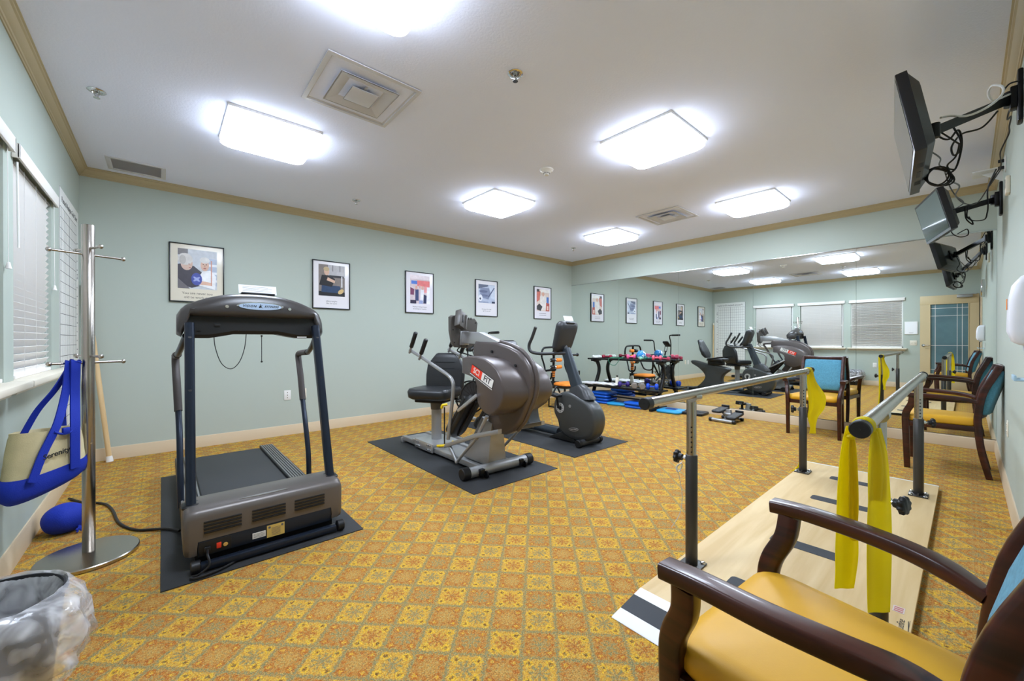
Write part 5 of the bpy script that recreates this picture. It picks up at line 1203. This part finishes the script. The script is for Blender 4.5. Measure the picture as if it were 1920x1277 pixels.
dumbbell('round', 'wine red dumbbell lying behind the pink dumbbells', (6.19, 3.62, TZ), .2, c_('db_red', (150, 40, 62)), .03, .18, GT)
dumbbell('round', 'dark purple dumbbell on the lower shelf beside the papers', (5.95, 3.87, LZ), .9, c_('db_purple', (58, 42, 120)), .048, .19, GL)
dumbbell('hex', 'grey hexagonal dumbbell next to the purple one', (5.95, 3.665, LZ), -1.0, c_('db_gray', (122, 116, 108)), .048, .26, GL)
dumbbell('hex', 'grey hexagonal dumbbell next to the blue one', (5.95, 3.525, LZ), -.95, c_('db_gray', (122, 116, 108)), .05, .26, GL)
dumbbell('round', 'bright blue dumbbell at the right end of the lower shelf', (5.95, 3.34, LZ), .35, c_('db_blue', (20, 72, 190)), .052, .185, GL)
t = thing('exercise_ball', 'small blue and white marbled ball on the top shelf', 'ball', (6.055, 3.60, TZ))
mm = mat('marbled_blue', (60, 150, 210), .35); nt = mm.node_tree; n = nt.nodes.new('ShaderNodeTexNoise'); n.inputs['Scale'].default_value = 9; n.inputs['Distortion'].default_value = 2; tc = nt.nodes['Texture Coordinate']; nt.links.new(tc.outputs['Object'], n.inputs[0])
rp = nt.nodes.new('ShaderNodeValToRGB'); rp.color_ramp.elements[0].color = lin((36, 130, 200)); rp.color_ramp.elements[1].color = lin((232, 240, 244)); rp.color_ramp.elements[0].position = .5; rp.color_ramp.elements[1].position = .6; nt.links.new(n.outputs['Fac'], rp.inputs[0]); nt.links.new(rp.outputs[0], nt.nodes['Principled BSDF'].inputs['Base Color'])
bm = new(); ball(bm, (0, 0, .078), .078, 28); part('ball_skin', bm, mm, t, sharp=180)
bm = new(); cyl(bm, (-.078, 0, .08), (-.072, 0, .08), .006, 10); part('valve', bm, M_white, t)
bm = new()
for k in range(3): tube(bm, [(6.0 + .03 * k, 4.20, TZ + .008 + .006 * k), (6.05, 4.10, TZ + .012), (6.02 + .02 * k, 3.98, TZ + .01), (6.12, 4.0, TZ + .012 + .004 * k), (6.14, 4.14, TZ + .01)], .005, 6, sm=5, closed=True)
tube(bm, [(5.995, 4.18, TZ + .01), (5.975, 4.20, TZ - .02), (5.975, 4.15, TZ - .10), (5.975, 4.06, TZ - .11), (5.975, 4.0, TZ - .05), (5.99, 3.98, TZ + .012)], .005, 6, sm=5)
solo('resistance_tube', bm, mat('tube_green', (40, 120, 90), .4), 'green resistance tube coiled on the top shelf and hanging over its edge', 'resistance band')
bm = new(); R = []
for z, k in ((0, .9), (.01, 1), (.028, .95), (.036, .7)):
    R.append([(6.12 + (.09 + .01 * math.sin(3 * a)) * k * math.cos(a), 4.54 + (.10 + .012 * math.sin(4 * a)) * k * math.sin(a), TZ + .001 + z * (1 + .4 * math.sin(3 * a + 1))) for a in [2 * PI * i / 40 for i in range(40)]])
loft(bm, R); solo('folded_towel', bm, mat('towel_white', (222, 226, 222), .9, bump=.4, bscale=200), 'white crumpled cloth at the left end of the top shelf', 'towel')
for i, (y, a, dz) in enumerate(((4.62, .15, 0), (4.52, -.1, .006), (4.40, .12, .012), (4.27, .0, .018), (4.10, -.05, .024))):
    t = thing('paper_pad', ['leftmost white paper pad on the lower shelf', 'second white paper pad from the left on the lower shelf', 'white paper pad in the middle of the fanned pads', 'white paper pad next to the largest, fourth from the left', 'rightmost white paper pad, with small dark drawings'][i], 'paper pad', (5.96, y, LZ + .001), a, 'paper pads fanned on the lower shelf')
    bm = new(); t_ = new(); bx(t_, (-.14, -.11, 0), (.14, .11, .008), .001); merge(bm, t_, Matrix.Translation((0, 0, .012 + dz * .6)) @ rot(.10, .03)); part('sheets', bm, M_paper, t)
    if i == 4:
        bm = new(); t_ = new()
        for k in range(4): tube(t_, [(-.06 + .02 * k, -.05, .0085), (-.03 + .01 * k, -.01 - .02 * k, .0085), (.02, .03 - .01 * k, .0085)], .0022, 5)
        merge(bm, t_, Matrix.Translation((0, 0, .012 + dz * .6)) @ rot(.10, .03)); part('drawing', bm, M_ink, t)
t = thing('spray_bottle', 'cream plastic bottle with black cap standing at the back of the lower shelf', 'bottle', (6.10, 4.10, LZ))
bm = new(); lathe(bm, [(0, 0), (.03, 0), (.033, .01), (.033, .11), (.026, .135), (.014, .145), (0, .145)], 20); part('bottle_body', bm, M_offw, t)
bm = new(); lathe(bm, [(0, .144), (.015, .144), (.015, .175), (.006, .178), (0, .178)], 16); part('cap', bm, M_black, t)

# ================================================================= AEROBIC STEP RISERS
def riser(lbl, loc, rz, m, group='step risers on the floor by the rack'):
    t = thing('step_riser', lbl, 'step riser', loc, rz, group); bm = new(); R = []
    for z, k in ((0, .93), (.006, .97), (.018, 1.01), (.030, 1.0), (.040, .94), (.043, .88), (.044, .66), (.049, .63), (.051, .58)): R.append([(a, b_, z) for a, b_ in rrect(.35 * k, .37 * k, .06 * k, 5)])
    loft(bm, R); part('riser_block', bm, m, t, sharp=50)
    bm = new(); R = [[(a, b_, z) for a, b_ in rrect(.16 * k, .17 * k, .03, 4)] for z, k in ((.0512, 1), (.0516, .97))]; loft(bm, R); part('center_recess', bm, mat('recess_navy', (10, 50, 120), .5), t)
    return t
for k in range(4): riser(['royal blue step riser at the bottom of the stack of four', 'royal blue step riser, second from the bottom of the stack of four', 'royal blue step riser, third from the bottom of the stack of four', 'royal blue step riser on top of the stack of four'][k], (6.03 + .008 * (k % 2), 4.335, .002 + .0525 * k), .05 * (k - 1.5) * .4, M_blue)
riser('teal blue step riser lying alone beside the stack of four', (6.02, 4.02 - .02, .002), .25, M_teal)
for k in range(2): riser(['royal blue step riser at the bottom of the stack of two', 'royal blue step riser on top of the stack of two'][k], (6.0, 3.62 + .01 * k, .002 + .0525 * k), .1 - .08 * k, M_blue)
riser('light blue step riser under the right end of the rack', (6.0, 3.045, .002), .08, M_teal)
t = thing('bathroom_scale', 'flat black scale on the carpet between step riser and mini stepper', 'scale', (6.12, 2.74, 0), .05)
bm = new(); loft(bm, [[(a, b_, z) for a, b_ in rrect(.30 * k, .33 * k, .03, 5)] for z, k in ((.0, .96), (.006, 1), (.032, 1), (.038, .97))]); part('platform', bm, M_black, t)
bm = new(); bx(bm, (-.11, -.05, .0382), (-.06, .05, .0395), .001); part('readout', bm, M_offw, t)
bm = new(); bx(bm, (-.04, -.14, .0382), (.13, .14, .0405), .001); part('grip_pad', bm, M_rubber, t)

# ================================================================= MINI STEPPER
ms = thing('mini_stepper', 'small black and silver mini stepper on the carpet by the mirror', 'mini stepper', (5.93, 2.19, 0), -.08)
bm = new(); cyl(bm, (-.17, -.14, .028), (-.17, .14, .028), .022, 18); cyl(bm, (.16, -.10, .028), (.16, .13, .028), .018, 18); bx(bm, (-.17, -.025, .018), (.17, .025, .045), .004); part('base_frame', bm, M_silver, ms, sharp=50)
for x, y0_, y1_, r in ((-.17, -.175, -.135, .027), (-.17, .135, .175, .027), (.16, .12, .16, .022), (.16, -.135, -.095, .022)):
    bm = new(); cyl(bm, (x, y0_, r + .001), (x, y1_, r + .001), r, 18, bev=.004); part('end_cap', bm, M_black, ms)
bm = new(); loft(bm, [[(.02 + a, b_, z) for a, b_ in rrect(w_, w_ * 1.2, .01, 3)] for z, w_ in ((.04, .08), (.12, .06), (.16, .05))]); cyl(bm, (-.02, -.05, .10), (-.02, .05, .10), .018, 14); part('pivot_post', bm, M_silver, ms)
for s, tz, z in ((-1, -.14, .09), (1, -.10, .15)):
    y = s * .095; Mp = Matrix.Translation((-.01, y, z)) @ rot(0, tz, 0)
    bm = new(); t_ = new(); R = [[(a, b_, zz) for a, b_ in rrect(.31 * k, .125 * k, .03, 5)] for zz, k in ((-.018, .92), (-.01, 1), (.008, 1), (.012, .97))]; loft(t_, R); bx(t_, (.13, -.055, .0), (.155, .055, .04), .01); merge(bm, t_, Mp); pd = part('foot_plate', bm, M_black, ms, sharp=50)
    bm = new(); t_ = new()
    for k in range(9): bx(t_, (-.12 + .027 * k, -.05, .0122), (-.106 + .027 * k, .05, .0145))
    merge(bm, t_, Mp); part('grip_ribs', bm, mat('rib_gray', (96, 94, 92), .5), pd)
    bm = new(); cyl(bm, (.12, y * .7, .04), (.0, y, z - .02), .016, 14); cyl(bm, (.12, y * .7, .04), (.06, y * .85, (z + .02) / 2), .022, 14); part('piston', bm, M_charc, ms, sharp=50)

# ================================================================= PARALLEL BARS PLATFORM
PZ = .034
pb = thing('parallel_bars', 'walking parallel bars on a plywood platform with height-adjustable posts', 'parallel bars', (3.0, .55, 0))
def pq(name, bm, m, parent=None, **k): return part(name, bm, m, parent or pb, world=True, **k)
px0, px1, py0, py1 = 1.60, 4.395, .138, .955
bm = new(); bx(bm, (px0, py0, .012), (px1, py1, PZ), .0015); plat = pq('platform', bm, M_ply)
bm = new(); bx(bm, (px0, py0 + .01, .0), (px1 - .004, py1 - .01, .012)); pq('underlay', bm, M_black, plat)
bm = new(); bx(bm, (px1, py0, .004), (px1 + .004, py1, PZ + .001)); pq('edge_band', bm, M_black, plat)
bm = new(); prism(bm, [(px0, .002), (px0, PZ), (1.385, .006), (1.38, .002)], 'y', py0, py1, .0005); rp_ = pq('ramp', bm, mat('ramp_white', (226, 224, 222), .5), plat)
def rampz(x): return .006 + (PZ - .006) * (x - 1.385) / (px0 - 1.385)
bm = new(); loft(bm, [[(x, py0 + .001, rampz(x) + .0004), (x, py1 - .001, rampz(x) + .0004), (x, py1 - .001, rampz(x) + .0016), (x, py0 + .001, rampz(x) + .0016)] for x in (1.445, 1.545)]); M_grip = mat('grip_tape', (66, 68, 72), .8, bump=.4, bscale=900); pq('grip_tape', bm, M_grip, rp_)
bm = new(); prism(bm, [(px1 + .004, .002), (px1 + .004, PZ), (4.60, .006), (4.605, .002)], 'y', py0 + .05, py1 - .05, .0005) if False else bx(bm, (px1 - .02, py0, PZ), (px1, py1, PZ + .0012)); pq('edge_strip', bm, mat('strip_white', (210, 208, 200), .5), plat)
for k, x in enumerate((1.955, 2.563, 3.43, 4.02)):
    bm = new(); loft(bm, [[(x + a, .565 + b_, z) for a, b_ in rrect(.095, .31, .02, 3)] for z in (PZ + .0004, PZ + .0016)]); pq('step_marker', bm, M_grip, plat)
Mt = basis((1.79 + .32, .185, PZ + .0006), (1, 0.0, 0), (0, 1, 0))
bm = text_bm('Valuefine', .032, basis((2.13, .168, PZ + .0006), (1, 0, 0), (0, 1, 0)), .0002, shear=.3); 
tube(bm, [(2.09, .162, PZ + .0008), (2.105, .195, PZ + .0008), (2.12, .19, PZ + .0008), (2.10, .15, PZ + .0008), (2.13, .146, PZ + .0008), (2.19, .15, PZ + .0008)], .0011, 5, sm=5)
bx(bm, (2.08, .145, PZ), (2.20, .1462, PZ + .0008)); pq('brand_lettering', bm, M_ink, plat)
bm = new(); bx(bm, (2.235, .165, PZ), (2.285, .20, PZ + .0008)); st_ = pq('sticker', bm, mat('sticker_gray', (190, 176, 170), .5), plat)
bm = new()
for k in range(3): bx(bm, (2.24 + k * .015, .169, PZ + .0008), (2.248 + k * .015, .196, PZ + .0012))
pq('sticker_print', bm, mat('sticker_red', (170, 90, 84), .6), st_)
# posts
RZ = .862
for i, (x, y, kn) in enumerate(((1.945, .885, (0, 1)), (1.985, .214, (-.35, -1)), (4.02, .90, (-.3, 1)), (4.03, .226, (.3, -1)))):
    bm = new(); bx(bm, (x - .06, y - .05, PZ + .001), (x + .06, y + .05, PZ + .008), .002); bx(bm, (x - .06, y - .004, PZ + .008), (x - .022, y + .004, PZ + .02)); bp2 = pq('base_flange', bm, M_post)
    bm = new()
    for a in (-1, 1):
        for b_ in (-1, 1): lathe(bm, [(0, .0), (.012, .0), (.011, .005), (.006, .009), (0, .01)], 12, Matrix.Translation((x + a * .045, y + b_ * .036, PZ + .008)))
    pq('bolt', bm, M_chrome, bp2)
    bm = new(); cyl(bm, (x, y, PZ + .008), (x, y, .575), .0275, 28, bev=.002); sl = pq('outer_post', bm, M_post, sharp=60)
    bm = new(); cyl(bm, (x, y, .56), (x, y, RZ - .005), .0225, 28); ip = pq('inner_post', bm, M_brushed, sharp=60)
    bm = new()
    for k in range(6):
        d = V((-1, -.45, 0)).normalized() if i != 1 else V((-.6, 1, 0)).normalized(); c = V((x, y, .592 + k * .024)) + d * .0215; cyl(bm, c, c + d * .0022, .0042, 8)
    pq('pin_holes', bm, M_black, ip)
    kd = V((kn[0], kn[1], 0)).normalized(); K = V((x, y, .552))
    bm = new(); cyl(bm, K + kd * .026, K + kd * .048, .006, 10); cyl(bm, K + kd * .026, K + kd * .036, .013, 8); pq('knob_stem', bm, M_chrome, sl)
    bm = new(); q = V((0, 0, 1)).rotation_difference(kd).to_matrix().to_4x4(); t_ = new(); pts = []
    for k in range(48):
        a = 2 * PI * k / 48; r = .030 + .0035 * math.cos(8 * a); pts.append((r * math.cos(a), r * math.sin(a)))
    loft(t_, [[(a * k_, b_ * k_, z) for a, b_ in pts] for z, k_ in ((.062, .80), (.066, 1), (.078, 1), (.082, .85))]); lathe(t_, [(0, .046), (.016, .046), (.018, .064), (0, .064)], 16); merge(bm, t_, Matrix.Translation(K) @ q); pq('knob', bm, M_black, sl, sharp=50)
for y, xa, xb in ((.866, 1.475, 4.20), (.205, 1.52, 4.20)):
    yb = y + (.022 if y > .5 else .008)
    bm = new(); cyl(bm, (xa + .03, y, RZ + .012), (xb, yb, RZ + .012), .0215, 32); 
    for x in ((1.945, 4.02) if y > .5 else (1.985, 4.03)): cyl(bm, (x - .03, y + (yb - y) * (x - xa) / (xb - xa), RZ - .004), (x + .03, y + (yb - y) * (x - xa) / (xb - xa), RZ - .004), .024, 16)
    hr = pq('handrail', bm, M_brushed, sharp=60)
    for x, yy in ((xa, y), (xb - .012, yb)):
        bm = new(); cyl(bm, (x, yy, RZ + .012), (x + .042, yy, RZ + .012), .0255, 32, bev=.003); cyl(bm, (x - .001, yy, RZ + .012), (x + .001, yy, RZ + .012), .003, 8); pq('end_cap', bm, M_black, hr, sharp=40)
# clear cord hanging from the near left post
bm = new(); tube(bm, [(1.91, .915, .54), (1.89, .93, .51), (1.90, .925, .47), (1.91, .915, .38), (1.905, .92, .30), (1.885, .935, .25), (1.87, .95, .22)], .0016, 6, sm=6); tube(bm, [(1.91, .915, .53), (1.885, .93, .52), (1.88, .925, .495), (1.90, .92, .50)], .003, 6, sm=5, closed=True)
solo('clear_cord', bm, mat('clear_cord', (225, 225, 225), .1, trans=.4), 'thin clear cord dangling from the near left post', 'cord')

# ================================================================= YELLOW RESISTANCE BANDS
def ribbon(bm, rows, th=.0012):
    """rows: list of (centre, half-width vector, ripple)"""
    R = []
    for c, hv, rip in rows:
        c = V(c); hv = V(hv); n = hv.cross(V((0, 0, 1))); n = n.normalized() if n.length > 1e-6 else V((0, 1, 0)); m = 10; row = []
        for k in range(m + 1):
            a = -1 + 2 * k / m; row.append(c + hv * a + n * (rip * math.sin(a * 5)))
        R.append([p + n * th for p in row] + [p - n * th for p in reversed(row)])
    loft(bm, R)
def srows(rows, n=5):
    C = smooth([r[0] for r in rows], n); W = smooth([r[1] for r in rows], n); P = smooth([(r[2], 0, 0) for r in rows], n)
    return [(C[i], W[i], P[i].x) for i in range(len(C))]
# near right rail band
yb = thing('resistance_band', 'long yellow resistance band knotted over the near end of the right rail', 'resistance band', (1.60, .205, RZ - .45), group='yellow bands on the rails')
M_y2 = mat('yellow_band_latex', (240, 220, 30), .45, spec=.4, bump=.08, bscale=60)
nt = M_y2.node_tree; b_ = nt.nodes['Principled BSDF']; tl = nt.nodes.new('ShaderNodeBsdfTranslucent'); tl.inputs[0].default_value = lin((246, 236, 50)); mx = nt.nodes.new('ShaderNodeMixShader'); mx.inputs[0].default_value = .5
tr = nt.nodes.new('ShaderNodeBsdfTransparent'); tr.inputs[0].default_value = lin((240, 220, 60)); mx2 = nt.nodes.new('ShaderNodeMixShader'); mx2.inputs[0].default_value = .08
nt.links.new(b_.outputs[0], mx.inputs[1]); nt.links.new(tl.outputs[0], mx.inputs[2]); nt.links.new(mx.outputs[0], mx2.inputs[1]); nt.links.new(tr.outputs[0], mx2.inputs[2]); nt.links.new(mx2.outputs[0], nt.nodes['Material Output'].inputs[0])
cx, cy, cz, cr_ = 1.60, .206, RZ + .012, .0235
bm = new(); R = []
for k in range(15):
    a = PI * (-.12 + 1.24 * k / 14); R.append([(cx + d, cy + (cr_ + o) * math.cos(a), cz + (cr_ + o) * math.sin(a)) for d, o in ((-.022, 0), (.0, .001), (.022, 0), (.022, .003), (0, .005), (-.022, .003))])
loft(bm, R); part('rail_loop', bm, M_y2, yb, world=True, sharp=60)
DV = V((.753 * .9, -.658 * .9, 0))           # across the view, so both tails show their width
def tail(name, rows, **k):
    bm = new(); ribbon(bm, srows(rows)); return part(name, bm, M_y2, yb, world=True, sharp=70, **k)
L0 = V((1.592, .238, 0)); Rr = V((1.612, .178, 0))
tail('tail', [(L0 + V((0, 0, .87)), DV * .012, .001), (L0 + V((.0, .004, .80)), DV * .026, .004), (L0 + V((.0, .006, .70)), DV * .036, .006), (L0 + V((.0, .006, .58)), DV * .041, .006), (L0 + V((.0, .006, .48)), DV * .042, .003), (L0 + V((0, .008, .42)), DV * .038, .002), (L0 + V((-.003, .012, .365)), DV * .034, .001)])
tail('tail', [(Rr + V((0, 0, .87)), DV * .014, .001), (Rr + V((.0, -.004, .80)), DV * .030, .003), (Rr + V((.0, -.006, .70)), DV * .038, .004), (Rr + V((.0, -.006, .58)), DV * .042, .002), (Rr + V((-.004, -.006, .48)), DV * .042, .0015), (Rr + V((-.008, -.006, .39)), DV * .040, .0015), (Rr + V((-.01, -.006, .325)), DV * .037, .001)])
tail('short_end', [(Rr + V((-.008, .004, .86)), DV * .012, .002), (Rr + V((-.008, .0, .80)), DV * .028, .004), (Rr + V((-.008, -.002, .73)), DV * .034, .004), (Rr + V((-.008, .0, .655)), DV * .030, .004)])
tail('short_end', [(L0 + V((.006, -.004, .852)), DV * .006, .001), (L0 + V((.004, -.006, .80)), DV * .018, .005), (L0 + V((.006, -.008, .70)), DV * .022, .006), (L0 + V((.012, -.008, .60)), DV * .022, .006), (L0 + V((.018, -.008, .53)), DV * .010, .003)])
bm = new(); ball(bm, (1.588, .235, .838), (.013, .013, .009), 12); ball(bm, (1.598, .228, .528), (.012, .012, .010), 12); part('knot', bm, M_y2, yb, world=True)
# far left rail band
yb2 = thing('resistance_band', 'yellow resistance band hanging from the far end of the left rail', 'resistance band', (4.12, .886, RZ - .3), group='yellow bands on the rails')
cx, cy = 4.12, .887
bm = new(); R = []
for k in range(15):
    a = PI * (-.12 + 1.24 * k / 14); R.append([(cx + d, cy + (cr_ + o) * math.cos(a), cz + (cr_ + o) * math.sin(a)) for d, o in ((-.03, 0), (.0, .001), (.03, 0), (.03, .003), (0, .005), (-.03, .003))])
loft(bm, R); part('rail_loop', bm, M_y2, yb2, world=True, sharp=60)
def tail2(name, rows):
    bm = new(); ribbon(bm, srows(rows)); return part(name, bm, M_y2, yb2, world=True, sharp=70)
B0 = V((4.13, .855, 0))
tail2('tail', [(B0 + V((-.0, .02, .875)), DV * .03, .003), (B0 + V((.0, .01, .78)), DV * .05, .008), (B0 + V((.03, -.02, .66)), DV * .09, .012), (B0 + V((.03, -.02, .56)), DV * .085, .012), (B0 + V((.0, .0, .48)), DV * .055, .008), (B0 + V((.0, .0, .40)), DV * .03, .004), (B0 + V((-.01, .0, .345)), DV * .034, .002)])
tail2('tail', [(V((4.10, .92, .86)), DV * .02, .002), (V((4.10, .915, .70)), DV * .03, .004), (V((4.09, .915, .45)), DV * .022, .002), (V((4.09, .92, .20)), DV * .014, .001), (V((4.07, .94, .06)), DV * .014, .001), (V((4.06, .985, .012)), DV * .02, .001)])

# ================================================================= ARMCHAIRS
def armchair():
    t = thing('armchair', '', 'armchair', group='dark wood armchairs with yellow seats')
    lx = .245; lr = .200
    for s in (-1, 1):
        # front leg and arm post, one bent timber, flaring out under the arm
        bm = new(); pts = smooth([(s * lx, .225, .0), (s * lx, .232, .25), (s * lx, .236, .43), (s * (lx + .006), .228, .50), (s * (lx + .016), .198, .57), (s * (lx + .026), .190, .632)], 5)
        sweep(bm, pts, rrect(.040, .050, .008, 2), up=(1, 0, 0), scale=[.80 + .20 * min(1, i / 10) for i in range(len(pts))]); part('front_leg', bm, M_walnut, t, sharp=50)
        # rear leg running up into the back frame
        bm = new(); pts = smooth([(s * lr, -.245, .0), (s * lr, -.205, .20), (s * lr, -.185, .40), (s * lr, -.185, .52), (s * lr, -.212, .70), (s * lr, -.275, .86), (s * lr, -.295, .915)], 5)
        sweep(bm, pts, rrect(.034, .046, .008, 2), up=(1, 0, 0), scale=[.82 + .18 * min(1, i / 8) for i in range(len(pts))]); part('rear_leg', bm, M_walnut, t, sharp=50)
        bm = new(); pts = smooth([(s * (lx + .030), .235, .648), (s * (lx + .030), .16, .652), (s * (lx + .024), .04, .649), (s * (lx + .004), -.06, .644), (s * (lx - .022), -.13, .634), (s * (lx - .044), -.18, .616)], 5)
        sweep(bm, pts, rrect(.052, .034, .008, 3), up=(1, 0, 0), scale=[1] * (len(pts) - 6) + [.97, .93, .88, .83, .78, .72]); part('armrest', bm, M_walnut, t, sharp=50)
        bm = new()
        for y, x_ in ((.225, lx), (-.245, lr)): cyl(bm, (s * x_, y, 0), (s * x_, y, .008), .012, 12)
        part('glide', bm, M_chrome, t)
    bm = new(); bx(bm, (-lx, .205, .375), (lx, .235, .42), .004); bx(bm, (-lr, -.20, .375), (lr, -.17, .42), .004)
    for s in (-1, 1): prism(bm, [(s * lx - .013, .22), (s * lx + .013, .22), (s * lr + .013, -.19), (s * lr - .013, -.19)], 'z', .375, .42, .003)
    part('seat_frame', bm, M_walnut, t)
    bm = new(); R = []
    for z, k, kk in ((.418, .97, 1), (.432, 1.0, 1), (.455, 1.0, 1), (.475, .96, 1), (.485, .82, .9), (.492, .55, .7), (.495, .2, .4)):
        R.append([(a * (.92 + .42 * b_), .022 + b_, z) for a, b_ in rrect(.50 * k, .46 * k, .075 * k, 6)])
    loft(bm, R); part('seat_cushion', bm, M_seat, t, sharp=80)
    # back: bowed top rail, side stiles are the rear legs, fabric pad
    bm = new(); pts = smooth([(-lr, -.295, .905), (-.11, -.322, .902), (0, -.330, .900), (.11, -.322, .902), (lr, -.295, .905)], 5); sweep(bm, pts, rrect(.044, .034, .01, 3), up=(0, 0, 1)); part('top_rail', bm, M_walnut, t, sharp=50)
    bm = new(); pts = smooth([(-lr, -.195, .505), (0, -.225, .505), (lr, -.195, .505)], 6); sweep(bm, pts, rrect(.034, .026, .006, 2), up=(0, 0, 1)); part('lower_rail', bm, M_walnut, t, sharp=50)
    bm = new(); R = []
    for z, k, d, off in ((.515, .93, .6, -.205), (.53, .97, 1, -.208), (.60, 1, 1.05, -.222), (.70, 1, 1.1, -.248), (.80, 1, 1.0, -.276), (.87, .97, .9, -.298), (.885, .93, .6, -.302)):
        row = []
        n = 14
        for i in range(n + 1):
            a = -1 + 2 * i / n; row.append((a * .190 * k, off + .042 * d - .016 * (1 - a * a) + (.0 if abs(a) < .95 else -.012), z))
        for i in range(n + 1):
            a = 1 - 2 * i / n; row.append((a * .190 * k, off - .030 * d - .030 * (1 - a * a) + (.0 if abs(a) < .95 else .008), z))
        R.append(row)
    loft(bm, R); part('back_pad', bm, M_teal_fab, t, sharp=70)
    return t
A1 = armchair(); A1.location = (1.062, .167, 0); A1.rotation_euler = (0, 0, -math.radians(5)); A1['label'] = 'large foreground dark wood armchair with yellow seat at the lower right corner'
A2 = dup(A1, (5.235, .125, 0), 0, 'dark wood armchair in the mirror corner with its back against the screen wall')
A3 = dup(A1, (5.965, 1.19, 0), PI / 2, 'dark wood armchair with blue back standing against the mirror, facing the bars')

# ================================================================= CAMERA, LIGHT, LOOK
cam = bpy.data.cameras.new('camera'); co = bpy.data.objects.new('camera', cam); COL.objects.link(co); bpy.context.scene.camera = co
F_ = 747.98; cam.sensor_fit = 'HORIZONTAL'; cam.sensor_width = 36; cam.lens = F_ / 1920 * 36
cam.shift_x = 2.31 / 1920; cam.clip_start = .02
yaw, pitch, roll = math.radians(48.843), math.radians(-.1073), math.radians(-.0409)
fw = V((math.cos(yaw), math.sin(yaw), 0)); rt = V((math.sin(yaw), -math.cos(yaw), 0)); up = V((0, 0, 1))
f2 = fw * math.cos(pitch) + up * math.sin(pitch); u2 = -fw * math.sin(pitch) + up * math.cos(pitch)
r3 = rt * math.cos(roll) + u2 * math.sin(roll); u3 = -rt * math.sin(roll) + u2 * math.cos(roll)
Mm = Matrix((r3, u3, -f2)).transposed().to_4x4(); Mm.translation = (0, 0, CAMZ); co.matrix_world = Mm
wd = bpy.data.worlds.new('world'); bpy.context.scene.world = wd; wd.use_nodes = True
wd.node_tree.nodes['Background'].inputs[0].default_value = (.03, .035, .05, 1)
# added unseen lamp that gives the corridor behind the doorway some light
bm = new(); lathe(bm, [(0, -.05), (.12, -.04), (.15, 0), (0, 0)], 24); o = solo('added_corridor_lamp', bm, mat('added_lamp_glow', (250, 244, 230), .4, emit=(255, 243, 218), estr=6.0), 'added round lamp lighting the corridor behind the camera', 'ceiling light'); o.location = (.03, YR - .9, 2.4)
sc = bpy.context.scene
sc.view_settings.view_transform = 'Standard'; sc.view_settings.look = 'None'; sc.view_settings.gamma = 1; sc.view_settings.use_curve_mapping = False
sc.view_settings.exposure = EXPOSURE
sc.cycles.max_bounces = 10; sc.cycles.diffuse_bounces = 6; sc.cycles.glossy_bounces = 6; sc.cycles.transmission_bounces = 6; sc.cycles.transparent_max_bounces = 10
sc.cycles.sample_clamp_indirect = 6; sc.cycles.use_denoising = True
